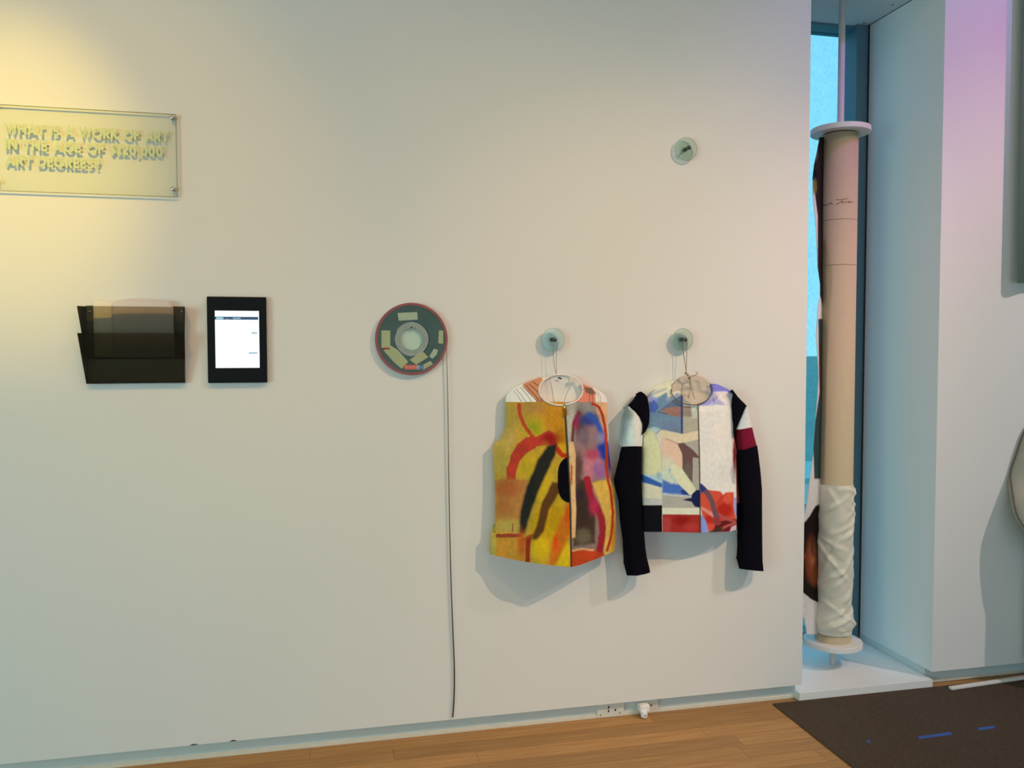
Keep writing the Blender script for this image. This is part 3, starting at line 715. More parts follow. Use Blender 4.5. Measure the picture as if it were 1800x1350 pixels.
panel('front_panel', m_dye, jacket, JZ, JR, [(1216, 711.5), (1232, 711), (1244, 703), (1250, 694), (1252.5, 685), (1251, 674), (1262, 676), (1280, 684), (1291, 693), (1300, 698)], JB, jdepth,
      lambda X, Y: paint(X, Y, (224, 212, 196), jR_ops, 0.44), back=-0.008, inset=0.9)
m_fuzz = mat('cream_fleece_lining', (0.64, 0.58, 0.50), 0.95, bump=1.0, scale=420, var=0.25, spec=0.05)
dish('lining', m_fuzz, jacket, NJ, 0.016, 0.058, 0.006)
bm = ring_tube(bmesh.new(), NJ, lambda a: 0.024+0.050*((1+math.sin(a))/2)**1.3, 0.0020, -0.45, math.pi+0.05, 50); put('neckline_piping', bm, mat('dark_grey_piping', (0.10, 0.09, 0.10), 0.8), jacket, True)
def jz(y, off=0.001, dx=0.0):
    x = float(interp(JZ, y))+dx; return W(x, y, float(jdepth(np.array([x]), np.array([float(y)]), 0, 0)[0])-off)
bm = tube(bmesh.new(), [jz(y) for y in np.linspace(710, 936, 50)], 0.0022, 6); put('zipper', bm, mat('grey_brown_zip', (0.09, 0.07, 0.055), 0.5), jacket, True)
bm = tube(bmesh.new(), [jz(713, .005), jz(718, .006)], [0.0022, 0.003], 6); put('zip_pull', bm, m_steel, jacket, True)

# sleeves
def bulge(base, amp, p=0.5, vfun=None):
    return lambda X, Y, U, V: -(base+(0 if vfun is None else vfun(V))+amp*(np.clip(4*U*(1-U), 0, 1))**p)
def flat(c): return [(1000, c), (1400, c)]
# left
sl_ops = [('b', (1100, 745, 9, 40), (158, 172, 162), 7), ('b', (1122, 760, 8, 40), (224, 216, 208), 6), ('b', (1104, 728, 10, 10), (146, 150, 132), 7), ('b', (1110, 770, 7, 18), (206, 212, 206), 5)]
panel('shoulder_cap', m_cloth, jacket, [(689, 1124), (700, 1117), (712, 1106), (716, 1103.5), (718, 1108), (724, 1116), (734, 1124), (745, 1130), (764, 1129.5)],
      [(689, 1128), (692, 1133), (698, 1137.5), (712, 1140.5), (730, 1142), (745, 1140.5), (754, 1137), (764, 1129.8)], flat(688.5), flat(764), bulge(0.050, 0.022), back=-0.012, nu=22, nv=60)
panel('upper_sleeve', m_dye, jacket, [(714, 1103), (722, 1100), (730, 1098), (750, 1096), (786, 1091.5)], [(714, 1106), (718, 1110), (724, 1118), (734, 1126), (745, 1130.5), (760, 1130.5), (786, 1128.5)],
      flat(714), [(1080, 787), (1110, 785.5), (1135, 785.5)], bulge(0.044, 0.034), lambda X, Y: paint(X, Y, (206, 208, 198), sl_ops, 0.4), back=-0.010)
panel('lower_sleeve', m_cloth, jacket, [(784, 1092.5), (800, 1089), (818, 1085), (838, 1080), (852, 1083), (880, 1090), (920, 1093.5), (963, 1099.5), (985, 1100.5), (1014, 1102)],
      [(784, 1128.3), (850, 1127), (888, 1127.5), (934, 1132), (963, 1134.5), (980, 1137), (1000, 1142), (1014, 1144)], [(1080, 786), (1110, 784.5), (1135, 784.5)], [(1095, 1011.5), (1120, 1012), (1135, 1009), (1146, 1005.5)],
      bulge(0.050, 0.040, vfun=lambda V: 0.010*V), back=-0.018, nu=26, nv=110)
# right
panel('shoulder_cap', m_cloth, jacket, [(684, 1286), (692, 1291), (700, 1288), (712, 1286), (735, 1287), (768, 1291.5)], [(684, 1287), (692, 1293), (700, 1299.5), (712, 1311.5), (716, 1313.5), (722, 1310.5), (740, 1300.5), (755, 1293.5), (768, 1292.2)],
      flat(685), flat(768), bulge(0.044, 0.020), back=-0.012, nu=22, nv=60)
sr_ops = [('b', (1306, 735, 4, 14), (204, 204, 190), 4), ('b', (1306, 722, 5, 8), (196, 196, 204), 4),
          ('P', [(1285, 755), (1300, 755), (1322, 751), (1350, 748), (1350, 800), (1285, 800)], (112, 18, 36), 0.5), ('P', [(1285, 755), (1304, 755), (1306, 800), (1285, 800)], (92, 12, 22), 1.5), ('b', (1318, 768, 8, 12), (118, 14, 42), 4)]
panel('upper_sleeve', m_dye, jacket, [(714, 1311), (722, 1306), (740, 1298), (755, 1292.5), (770, 1293), (794, 1297)], [(714, 1313.5), (722, 1315), (751, 1322), (770, 1326.5), (786, 1331), (794, 1332)],
      flat(715), [(1280, 792), (1309, 791.5), (1333, 783.5)], bulge(0.036, 0.026), lambda X, Y: paint(X, Y, (214, 204, 192), sr_ops, 0.3), back=-0.010)
panel('lower_sleeve', m_cloth, jacket, [(783, 1297), (800, 1297.5), (850, 1300), (900, 1303), (930, 1302), (950, 1300), (975, 1300.5), (1006, 1299)], [(783, 1331), (800, 1333.5), (830, 1337), (860, 1339.5), (955, 1340), (985, 1340.5), (1006, 1342.5)],
      [(1290, 791), (1309, 790.5), (1333, 782.5)], [(1295, 999), (1312, 1001.5), (1330, 1003.5), (1345, 1004.5)], bulge(0.040, 0.036, vfun=lambda V: 0.010*V), back=-0.016, nu=26, nv=100)

# ------------------------------------------------------------------ hanging cords and glass disc hooks
m_disc = clear_mat('pale_green_glass', (0.90, 0.985, 0.945), gloss=0.04, milk=0.05, milkcol=(0.6, 0.85, 0.75))
m_discedge = clear_mat('green_glass_edge', (0.75, 0.90, 0.82), gloss=0.04, milk=0.12, milkcol=(0.35, 0.6, 0.5))
def disc_hook(px, py, R, so, label, peglen=0.022):
    c = W(px, py, -so)
    t = empty('glass_disc_hook', (c[0], 0, c[2]), label, 'hook', 'glass disc hooks on the wall')
    put('disc', lathe(bmesh.new(), [(R-0.001, -so-0.003), (R, -so-0.002), (R, -so+0.002), (R-0.001, -so+0.003)], (c[0], 0, c[2]), 'y', 64), m_disc, t)
    bm = closed_lathe(bmesh.new(), [(R+0.0004, -so-0.003), (R+0.0004, -so+0.003), (R-0.0008, -so+0.003), (R-0.0008, -so-0.003)], (c[0], 0, c[2]), 'y', 64); put('polished_rim', bm, m_discedge, t)
    put('spacer', lathe(bmesh.new(), [(0.008, -so+0.0035), (0.008, -0.0005)], (c[0], 0, c[2]), 'y', 20), m_dsteel, t, True)
    bm = lathe(bmesh.new(), [(0.004, -so-0.003), (0.004, -so-peglen), (0.0075, -so-peglen-0.001), (0.0085, -so-peglen-0.004), (0.006, -so-peglen-0.009)], (c[0], 0, c[2]), 'y', 20); put('peg', bm, m_dsteel, t, True)
    return c
h1 = disc_hook(972, 597, 0.0445, 0.022, 'clear glass disc with a steel peg that the yellow vest hangs from')
h2 = disc_hook(1200, 597, 0.0445, 0.022, 'clear glass disc with a steel peg that the long-sleeved jacket hangs from')
h3 = disc_hook(1206, 262, 0.0460, 0.018, 'empty glass disc with a steel peg high on the wall above the jacket', 0.022)

def cord(name, paths, rad, owner):
    bm = bmesh.new()
    for p in paths: tube(bm, spline([W(*k) for k in p], 6), rad, 6)
    return put(name, bm, m_string, owner, True)
c1 = cord('hanging_cord', [[(977, 598, -.043), (973, 603, -.042), (972, 615, -.042), (974, 640, -.045), (977.5, 657, -.034)],
                           [(975, 596, -.043), (978, 602, -.042), (978, 630, -.040), (978, 657, -.034)],
                           [(966, 661, -.030), (967, 668, -.034), (971, 688, -.045), (974, 706, -.070), (984, 711, -.078)],
                           [(1006, 672, -.034), (1003, 678, -.042), (996, 692, -.055), (992, 705, -.072), (991, 711, -.080)]], 0.0010, vest)
c2 = cord('hanging_cord', [[(1201, 597, -.043), (1200, 603, -.042), (1202, 625, -.044), (1205, 645, -.05), (1206, 654, -.045)],
                           [(1204, 596, -.043), (1207, 603, -.042), (1207, 630, -.045), (1206, 654, -.045)],
                           [(1209, 662, -.048), (1212, 668, -.052), (1213, 684, -.062), (1210, 700, -.074)],
                           [(1210, 662, -.048), (1214, 672, -.054), (1217, 688, -.064), (1221, 702, -.076)],
                           [(1211, 663, -.050), (1218, 661, -.048), (1225, 658, -.045), (1226.5, 655, -.044), (1223, 654, -.044)]], 0.0015, jacket)
for (x, y, r) in ((1205.5, 656, 0.0055), (1209, 659, 0.0045), (1212, 664, 0.0065)):
    p = W(x, y, -.048); bm = bmesh.new(); bmesh.ops.create_icosphere(bm, subdivisions=2, radius=r)
    for v in bm.verts:
        v.co *= 1+0.22*math.sin(v.co.z*1400+v.co.x*900)
        v.co += Vector(p)
    put('knot', bm, m_string, jacket, True)
p = W(1004, 670, -.032); bm = box(bmesh.new(), p[0]-.008, p[0]+.008, p[1]-.003, p[1]+.003, p[2]-.007, p[2]+.007, .002); put('clip', bm, mat('clear_clip', (0.7, 0.66, 0.62), 0.3), vest)

# ================================================================== TAPE REEL
rc = W(724, 596, -0.022)
reel = empty('tape_reel', (rc[0], 0, rc[2]), 'round dark tape reel with a red rim and pale paper labels, its tape hanging down', 'reel')
RC = (rc[0], 0, rc[2]); PXR = 0.00212
def rp_(px, py, y): return W(px, py, y)
m_flange = clear_mat('clear_acrylic_flange', (0.86, 0.90, 0.86), gloss=0.06, milk=0.05)
m_pack = mat('dark_teal_reel_face', (0.040, 0.078, 0.055), 0.3, var=0.35, scale=14)
bm = closed_lathe(bmesh.new(), [(0.066, -0.026), (0.126, -0.026), (0.126, -0.012), (0.066, -0.012)], RC, 'y', 72); put('reel_face', bm, m_pack, reel)
bm = closed_lathe(bmesh.new(), [(0.126, -0.029), (0.1345, -0.029), (0.1355, -0.027), (0.1355, -0.014), (0.126, -0.014)], RC, 'y', 96); put('rim', bm, mat('dull_red_plastic', (0.30, 0.075, 0.070), 0.4, var=0.2, scale=25), reel)
bm = closed_lathe(bmesh.new(), [(0.064, -0.009), (0.1355, -0.009), (0.1355, -0.006), (0.064, -0.006)], RC, 'y', 96); put('rear_flange', bm, m_flange, reel)
bm = closed_lathe(bmesh.new(), [(0.041, -0.028), (0.0605, -0.028), (0.0605, -0.006), (0.041, -0.006)], RC, 'y', 64); hub = put('hub', bm, mat('grey_green_hub', (0.28, 0.34, 0.30), 0.4, var=0.25, scale=60), reel)
bm = closed_lathe(bmesh.new(), [(0.0595, -0.0295), (0.0615, -0.0295), (0.0615, -0.006), (0.0595, -0.006)], RC, 'y', 64); put('hub_edge', bm, mat('pale_hub_edge', (0.50, 0.56, 0.50), 0.3), reel)
bm = lathe(bmesh.new(), [(0.0415, -0.014), (0.0415, -0.004)], RC, 'y', 48); put('hub_window', bm, mat('frosted_green_acrylic', (0.50, 0.66, 0.56), 0.4), reel)
for k in range(1):
    a = math.pi/2+k*2*math.pi/3; p = (RC[0]+0.043*math.cos(a), 0, RC[2]+0.043*math.sin(a))
    put('spindle_notch', lathe(bmesh.new(), [(0.004, -0.0285), (0.004, -0.006)], p, 'y', 12), m_black, reel)
sp = W(726, 577, -0.03); bm = lathe(bmesh.new(), [(0.0045, -0.030), (0.0055, -0.034), (0.003, -0.037)], (sp[0], 0, sp[2]), 'y', 16); put('screw', bm, m_steel, reel, True)
def c3(l): return [(630+x/6.75, 510+y/6.75) for x, y in l]
m_lab = mat('aged_label_paper', (0.40, 0.46, 0.27), 0.8, var=0.12, scale=50); m_lab2 = mat('green_grey_label_paper', (0.40, 0.50, 0.38), 0.8, var=0.12, scale=50)
labs = [([(468, 270), (700, 258), (708, 350), (480, 362)], m_lab2), ([(275, 478), (380, 478), (380, 680), (275, 684)], m_lab), ([(300, 715), (375, 650), (470, 710), (595, 852), (515, 935), (420, 850)], m_lab),
        ([(612, 828), (760, 718), (832, 795), (690, 885)], m_lab), ([(845, 785), (900, 695), (950, 710), (930, 770), (880, 815)], m_lab2), ([(770, 885), (860, 838), (888, 880), (775, 945)], m_lab), ([(958, 478), (1012, 478), (1010, 635), (952, 630)], m_lab)]
for k, (l, mm) in enumerate(labs): put('label', slab(bmesh.new(), c3(l), -0.0270-0.0002*k, -0.0262), mm, reel)
put('red_stripe', slab(bmesh.new(), c3([(285, 684), (375, 684), (375, 702), (285, 704)]), -0.0292, -0.0284), mat('red_ink', (0.35, 0.05, 0.04), 0.7), reel)
st = put('sticker_strip', slab(bmesh.new(), c3([(545, 888), (775, 888), (775, 945), (550, 942)]), -0.0290, -0.0284), mat('salmon_sticker', (0.62, 0.16, 0.11), 0.6), reel)
put('blue_sticker', slab(bmesh.new(), c3([(728, 888), (776, 888), (776, 950), (728, 946)]), -0.0295, -0.0289), mat('blue_sticker', (0.07, 0.20, 0.40), 0.6), reel)
put('grey_sticker', slab(bmesh.new(), c3([(690, 890), (728, 890), (728, 944), (690, 944)]), -0.0295, -0.0289), mat('grey_sticker', (0.32, 0.34, 0.36), 0.6), reel)
for x, m_ in ((575, 'r'), (620, 'r'), (663, 'r'), (706, 'g'), (750, 'b')):
    p = W(630+x/6.75, 510+915/6.75, -0.029); mm = {'r': mat('pale_salmon', (0.75, 0.34, 0.27), .6), 'g': mat('pale_grey', (0.50, 0.52, 0.52), .6), 'b': mat('pale_blue', (0.22, 0.42, 0.62), .6)}[m_]
    put('dot', lathe(bmesh.new(), [(0.0030, -0.0301), (0.0030, -0.0288)], (p[0], 0, p[2]), 'y', 14), mm, reel)
reel.scale.y = 0.68
# hanging tape: a narrow ribbon that slowly twists
tp = [(785.5, 607, -.020), (786, 640, -.020), (787.5, 700, -.019), (789.5, 850, -.017), (792.5, 1000, -.015), (796, 1100, -.013), (798.8, 1170, -.012), (798.5, 1225, -.012), (796, 1262, -.012)]
sp_ = spline([W(*q) for q in tp], 12); bm = bmesh.new(); prev = None
for i, q in enumerate(sp_):
    t = i/(len(sp_)-1); ang = math.radians(84-52*t); w = 0.0032; dx, dy = w*math.cos(ang), w*math.sin(ang); nx, ny = -dy/w*0.0007, dx/w*0.0007
    ring = [bm.verts.new((q[0]+a*dx+b*nx, q[1]+a*dy+b*ny, q[2])) for a, b in ((-1, -1), (1, -1), (1, 1), (-1, 1))]
    if prev:
        for k in range(4): bm.faces.new((prev[k], prev[(k+1) % 4], ring[(k+1) % 4], ring[k]))
    else: bm.faces.new(ring)
    prev = ring
bm.faces.new(prev); bmesh.ops.recalc_face_normals(bm, faces=bm.faces[:]); put('loose_tape', bm, m_mtape, reel)

# ================================================================== WALL TABLET
t0 = W(363, 521, -0.022); t1 = W(469.5, 672.5, -0.022)
tab = empty('wall_tablet', ((t0[0]+t1[0])/2, 0, t1[2]), 'black framed upright tablet on the wall with a glowing white screen', 'tablet')
x0, x1, z0, z1 = t0[0], t1[0], t1[2], t0[2]
bm = box(bmesh.new(), x0, x1, -0.022, -0.0003, z0, z1, 0.003); put('casing', bm, m_black, tab)
s0 = W(377.5, 546, -0.0235); s1 = W(456.5, 646.5, -0.0235)
def scr(name, a, b, c, d, y, m_): return put(name, box(bmesh.new(), a, b, -y-0.0006, -y, c, d), m_, tab)
X0, X1, Z1, Z0 = s0[0], s1[0], s0[2], s1[2]; HH = Z1-Z0; WW = X1-X0
m_scr = mat('lit_screen_white', (0.02, 0.02, 0.02), 0.2, emit=(0.90, 0.97, 1.0), es=1.1); m_bar = mat('lit_screen_navy', (0.01, 0.01, 0.02), 0.2, emit=(0.012, 0.045, 0.10), es=1.0)
m_tabc = mat('lit_screen_aqua', (0.02, 0.02, 0.02), 0.2, emit=(0.30, 0.62, 0.72), es=1.0); m_pill = mat('lit_screen_grey_blue', (0.02, 0.02, 0.02), 0.2, emit=(0.36, 0.50, 0.58), es=1.0)
scrn = scr('screen', X0, X1, Z0, Z1, 0.0226, m_scr)
def rect(name, u0, u1, v0, v1, m_, y=0.0234): scr(name, X0+u0*WW, X0+u1*WW, Z1-v1*HH, Z1-v0*HH, y, m_)
rect('menu_bar', 0.0, 0.98, 0.105, 0.155, m_bar)
rect('menu_tab', 0.03, 0.19, 0.115, 0.147, m_tabc, 0.0241)
rect('menu_word', 0.23, 0.32, 0.128, 0.142, mat('lit_screen_dim', (0.02, 0.02, 0.02), 0.2, emit=(0.08, 0.16, 0.28), es=1.0), 0.0241)
for i in range(6): rect('menu_word', 0.41+i*0.03, 0.43+i*0.03, 0.118+0.004*(i % 2), 0.140+0.003*(i % 2), m_tabc, 0.0241)
rect('page_button', 0.82, 0.955, 0.372, 0.400, m_pill); rect('page_button', 0.755, 0.955, 0.725, 0.753, m_pill)

# ================================================================== FILE POCKET
m_smoke = clear_mat('smoked_plastic', (0.70, 0.685, 0.63), gloss=0.03, rough=0.25)
m_smoke_d = clear_mat('smoked_plastic_side', (0.42, 0.41, 0.38), gloss=0.04, rough=0.2)
bl = W(153, 674, -0.010); br = W(325.5, 674, -0.010)
fx0, fx1, fzb = bl[0], br[0], bl[2]
ztop1 = W(230, 538.5, -0.055)[2]; ztop2 = W(230, 585.5, -0.062)[2]; zb1 = W(230, 631, -0.02)[2]
fp = empty('file_pocket', ((fx0+fx1)/2, 0, fzb), 'two-tier smoked plastic file pocket on the wall left of the tablet', 'file holder')
def flare(xs, z):
    k = min(1.0, max(0.0, (z-fzb)/0.22))
    return (-0.016 if xs < (fx0+fx1)/2 else 0.010)*(0.55+0.45*k)
def pocket(zb, zt, yb, yt, sidem=m_smoke_d):
    """one slanting pocket: front sheet, its two side gussets and a floor"""
    o = put('pocket', (lambda b: (slant(b, fx0, fx1, zb, zt, yb, yt), b)[1])(bmesh.new()), m_smoke, fp)
    for xs in (fx0, fx1-0.0015):
        b = bmesh.new()
        fl = flare(xs, zt)
        v = [(xs, -0.001, zb), (xs, yb, zb), (xs+fl, yt, zt), (xs, -0.001, zt)]
        f = [b.verts.new(p) for p in v]; g_ = [b.verts.new((p[0]+0.0015, p[1], p[2])) for p in v]
        b.faces.new(f); b.faces.new(g_[::-1])
        for i in range(4): b.faces.new((f[i], g_[i], g_[(i+1) % 4], f[(i+1) % 4]))
        bmesh.ops.recalc_face_normals(b, faces=b.faces[:]); s_ = put('gusset', b, sidem, None); s_.parent = o
        s_.matrix_parent_inverse = Matrix()
    b = box(bmesh.new(), fx0, fx1, yb, -0.001, zb-0.0015, zb+0.0015); s_ = put('pocket_floor', b, m_smoke_d, None); s_.parent = o
    return o
def slant(b, a, c, zb, zt, yb, yt, th=0.002):
    n = 6
    # a slightly rounded lower edge
    prof = [(yb+0.006, zb), (yb, zb+0.006)]+[(yb+(yt-yb)*t, zb+(zt-zb)*t) for t in (0.3, 0.6, 1.0)]
    fx = lambda x, z: x+flare(x, zt)*(z-zb)/(zt-zb)
    fr = [[b.verts.new((fx(x, z), y, z)) for y, z in prof] for x in (a, c)]; bk = [[b.verts.new((fx(x, z), y+th, z)) for y, z in prof] for x in (a, c)]
    k = len(prof)
    for i in range(k-1):
        b.faces.new((fr[0][i], fr[1][i], fr[1][i+1], fr[0][i+1])); b.faces.new((bk[0][i+1], bk[1][i+1], bk[1][i], bk[0][i]))
        for s in (0, 1): b.faces.new((fr[s][i], fr[s][i+1], bk[s][i+1], bk[s][i]))
    for i in (0, k-1): b.faces.new((fr[0][i], fr[1][i], bk[1][i], bk[0][i]))
    bmesh.ops.recalc_face_normals(b, faces=b.faces[:])
pocket(zb1, ztop1, -0.016, -0.050)
pocket(fzb, ztop2, -0.020, -0.060)
bm = box(bmesh.new(), fx0, fx1, -0.002, -0.0004, fzb, ztop1+0.004); put('back_plate', bm, clear_mat('smoked_back', (0.68, 0.665, 0.62), gloss=0.02, rough=0.3), fp)
for px in (157, 320):
    p = W(px, 548, -0.003); put('screw', lathe(bmesh.new(), [(0.0045, -0.002), (0.005, -0.004), (0.003, -0.0055)], (p[0], 0, p[2]), 'y', 14), m_steel, fp, True)
# papers inside (separate things)
def sheet(label, pts, y, dy, mm, grp):
    bm = bmesh.new(); n = len(pts); top = [W(x, yy, y) for x, yy in pts]; zb = zb1+0.006
    f = [bm.verts.new((p[0], p[1]-0.010*math.sin(i/(n-1)*math.pi), p[2])) for i, p in enumerate(top)]
    m_ = [bm.verts.new((p[0], p[1], (p[2]+zb)/2)) for p in top]; b = [bm.verts.new((p[0], y+dy, zb)) for p in top]
    for r0, r1 in ((f, m_), (m_, b)):
        for i in range(n-1): bm.faces.new((r0[i], r1[i], r1[i+1], r0[i+1]))
    r = bmesh.ops.extrude_face_region(bm, geom=bm.faces[:])
    for q in r['geom']:
        if isinstance(q, bmesh.types.BMVert): q.co.y += 0.0012
    bmesh.ops.recalc_face_normals(bm, faces=bm.faces[:])
    return tag(center(put('paper_sheet', bm, mm, None, True)), label, 'paper', grp)
gp = 'papers in the file pocket'
sheet('white paper in the file pocket, its wavy corner farthest from the tablet', [(163.5, 526), (175, 528), (190, 529.5), (205, 528.5), (222, 532), (240, 537), (260, 542), (280, 546)], -0.008, 0.003, m_paper, gp)
sheet('lilac-tinted paper arching above the file pocket rim, nearer the tablet', [(196, 534), (204, 529.5), (215, 527), (235, 525), (255, 527), (275, 527.5), (295, 529.5), (303, 530.5), (305, 545)], -0.021, 0.008, mat('lilac_paper', (0.72, 0.70, 0.76), 0.8), gp)
# ================================================================== GLASS SIGN WITH LETTERING
YS = -0.0140
sx1 = W(310, 270, YS)[0]; sx0 = W(-14, 270, YS)[0]
szt = (W(0, 184, YS)[2]+W(306, 201, YS)[2])/2; szb = (W(0, 334, YS)[2]+W(308, 346.5, YS)[2])/2
sign = empty('glass_sign', ((sx0+sx1)/2, 0, szb), 'greenish glass wall sign asking about art degrees in bold capitals, lit by a yellow spot', 'sign')
m_sg = clear_mat('sign_glass', (0.988, 0.999, 0.972), gloss=0.02, milk=0.004, milkcol=(0.7, 0.85, 0.6)); m_sge = clear_mat('sign_glass_edge', (0.62, 0.72, 0.55), gloss=0.05, milk=0.15, milkcol=(.4, .5, .35))
put('glass_panel', box(bmesh.new(), sx0, sx1, YS, YS+0.006, szb, szt), m_sg, sign)
bm = bmesh.new(); e = 0.0012
for a in ((sx0, sx1, szt, szt+e), (sx0, sx1, szb-e, szb), (sx1, sx1+e, szb, szt), (sx0-e, sx0, szb, szt)): box(bm, a[0], a[1], YS, YS+0.006, a[2], a[3])
put('polished_edge', bm, m_sge, sign)
for px, py in ((302.5, 206.5), (304.5, 332)):
    p = W(px, py, YS-0.006)
    for X_ in (p[0], sx0+(sx1-p[0])):
        st_ = put('standoff_bolt', lathe(bmesh.new(), [(0.0065, -0.0005), (0.0065, YS+0.0065), (0.0065, YS-0.001), (0.0075, YS-0.001), (0.0075, YS-0.007), (0.0055, YS-0.0095)], (X_, 0, p[2]), 'y', 20), m_steel, sign, True)
# stroke font: polylines on a unit cell (height 1), stroke about 0.2
def arc(cx, cy, rx, ry, a0, a1, n=14): return [(cx+rx*math.cos(math.radians(a0+(a1-a0)*i/n)), cy+ry*math.sin(math.radians(a0+(a1-a0)*i/n))) for i in range(n+1)]
s_ = 0.11
G = {'W': (1.30, [[(0.09, 1), (0.37, 0.04), (0.65, 0.92), (0.93, 0.04), (1.21, 1)]]), 'H': (0.84, [[(s_, 0), (s_, 1)], [(.84-s_, 0), (.84-s_, 1)], [(s_, .52), (.84-s_, .52)]]),
     'A': (0.98, [[(0.09, 0), (0.49, 0.95), (0.89, 0)], [(0.26, .30), (0.72, .30)]]), 'T': (0.72, [[(0, .9), (.72, .9)], [(.36, .9), (.36, 0)]]), 'I': (0.22, [[(s_, 0), (s_, 1)]]),
     'S': (0.62, [arc(.31, .70, .20, .195, 40, 255)[:]+arc(.30, .30, .205, .195, 70, -150)]), 'O': (1.06, [arc(.53, .5, .43, .41, 0, 360, 28)]), 'R': (0.70, [[(s_, 0), (s_, 1)], [(s_, .9), (.33, .9)]+arc(.33, .68, .22, .22, 90, -90)+[(s_, .46)], [(.32, .44), (.62, 0)]]),
     'K': (0.80, [[(s_, 0), (s_, 1)], [(s_+.05, .48), (.68, 1)], [(s_+.1, .55), (.70, 0)]]), 'F': (0.58, [[(s_, 0), (s_, 1)], [(s_, .9), (.58, .9)], [(s_, .5), (.54, .5)]]), 'N': (0.88, [[(s_, 0), (s_, 1)], [(s_+.02, .93), (.86-s_, .07)], [(.88-s_, 0), (.88-s_, 1)]]),
     'E': (0.58, [[(s_, 0), (s_, 1)], [(s_, .9), (.58, .9)], [(s_, .5), (.55, .5)], [(s_, .1), (.58, .1)]]), 'G': (1.00, [arc(.50, .5, .40, .41, 42, 360, 24), [(.90, .46), (.52, .46)]]), 'D': (0.84, [[(s_, 0), (s_, 1)], [(s_, .9), (.34, .9)]+arc(.34, .5, .39, .40, 90, -90, 18)+[(s_, .1)]]),
     '$': (0.64, [arc(.31, .68, .19, .165, 40, 255)+arc(.31, .33, .195, .165, 70, -150), [(.31, -.06), (.31, 1.06)]]), '1': (0.44, [[(.27, 0), (.27, 1)], [(.27, .92), (.06, .82)], [(.02, .1), (.5, .1)]]), '2': (0.62, [arc(.30, .70, .20, .20, 165, -35)+[(.10, .1)], [(.08, .1), (.60, .1)]]),
     '0': (0.68, [arc(.34, .5, .23, .41, 0, 360, 24)]), ',': (0.26, [[(.17, .16), (.07, -.14)]]), '?': (0.58, [arc(.29, .72, .19, .18, 165, -60)+[(.29, .42), (.29, .30)], [(.29, .16), (.29, .0)]]), ' ': (0.34, [])}
def stroke(bm, pts, w, x, z, h, y0, y1, off=0):
    P = [Vector((x+a*h, z+b*h)) for a, b in pts]; n = len(P); L, R = [], []
    closed = (P[0]-P[-1]).length < 1e-6
    for i, p in enumerate(P):
        a = P[i-1] if i > 0 else (P[-2] if closed else P[0]); b = P[i+1] if i < n-1 else (P[1] if closed else P[-1])
        d1 = (p-a) if (p-a).length > 1e-9 else (b-p); d2 = (b-p) if (b-p).length > 1e-9 else (p-a); d1.normalize(); d2.normalize()
        n1, n2 = Vector((-d1.y, d1.x)), Vector((-d2.y, d2.x)); nn = (n1+n2); nn = nn.normalized() if nn.length > 1e-6 else n1; k = min(1.8, 1/max(0.3, nn.dot(n1)))
        L.append(p+nn*w/2*k); R.append(p-nn*w/2*k)
    for i in range(n-1):
        k_ = (i+off)*2.5e-5; c_ = [L[i], L[i+1], R[i+1], R[i]]
        f_ = [bm.verts.new((v.x, y0+k_, v.y)) for v in c_]; b_ = [bm.verts.new((v.x, y1, v.y)) for v in c_]
        bm.faces.new(f_); bm.faces.new(b_[::-1])
        for k in range(4): bm.faces.new((f_[k], b_[k], b_[(k+1) % 4], f_[(k+1) % 4]))
    return n
m_let = clear_mat('pale_green_letter_vinyl', (0.62, 0.68, 0.55), gloss=0.01, rough=0.4, milk=0.85, milkcol=(0.70, 0.80, 0.52))
xl = W(8, 236, YS)[0]; zbase = W(8, 235.0, YS)[2]
Hc = 0.0350; pitch = 0.0525
xr1 = W(296, 244, YS)[0]
for li, (txt, xr) in enumerate((('WHAT IS A WORK OF ART', xr1), ('IN THE AGE OF $120,000', W(286, 268, YS)[0]), ('ART DEGREES?', W(176, 290, YS)[0]))):
    adv = 0.10; tot = sum(G[c][0] for c in txt)+adv*(len(txt)-1); sc_ = (xr-xl)/(tot*Hc)
    x = xl; z = zbase-li*pitch
    for ch in txt:
        w_, st_ = G[ch]
        if st_:
            bm = bmesh.new()
            off = 0
            for s in st_: off += stroke(bm, [(a*sc_, b) for a, b in s], 0.225*Hc, x, z, Hc, YS-0.0016, YS-0.0001, off)
            bmesh.ops.recalc_face_normals(bm, faces=bm.faces[:]); put('letter', bm, m_let, sign)
        x += (w_+adv)*Hc*sc_

# ================================================================== OUTLETS IN THE BASEBOARD
def outlet(pxa, pxb, label):
    a = W(pxa, 1250, YB)[0]; b = W(pxb, 1250, YB)[0]
    t = empty('wall_outlet', ((a+b)/2, YB, 0.0), label, 'outlet', 'power outlets in the baseboard')
    put('cover_plate', box(bmesh.new(), a, b, YB-0.010, YB-0.0005, 0.001, ZB-0.001, 0.001), m_plate, t)
    return t, a, b
t, a, b = outlet(1048.5, 1095.5, 'ivory power outlet plate in the baseboard with nothing plugged in')
for x, y, w, h in ((1069.8, 1243.3, 2.2, 4.5), (1069.8, 1249.8, 2.2, 4.0), (1081.6, 1247.7, 2.4, 3.6)):
    p = W(x, y, YB-0.0105); put('socket_hole', box(bmesh.new(), p[0]-w*.0011, p[0]+w*.0011, YB-0.0125, YB-0.0098, p[2]-h*.0011, p[2]+h*.0011, .0004), m_hole, t)
for x, y in ((1055.5, 1257), (1089.5, 1253)):
    p = W(x, y, YB-0.011); put('screw', lathe(bmesh.new(), [(0.003, YB-0.009), (0.003, YB-0.0125)], (p[0], 0, p[2]), 'y', 10), m_steel, t)
t, a, b = outlet(1119, 1155.5, 'ivory power outlet plate in the baseboard behind the white plug')
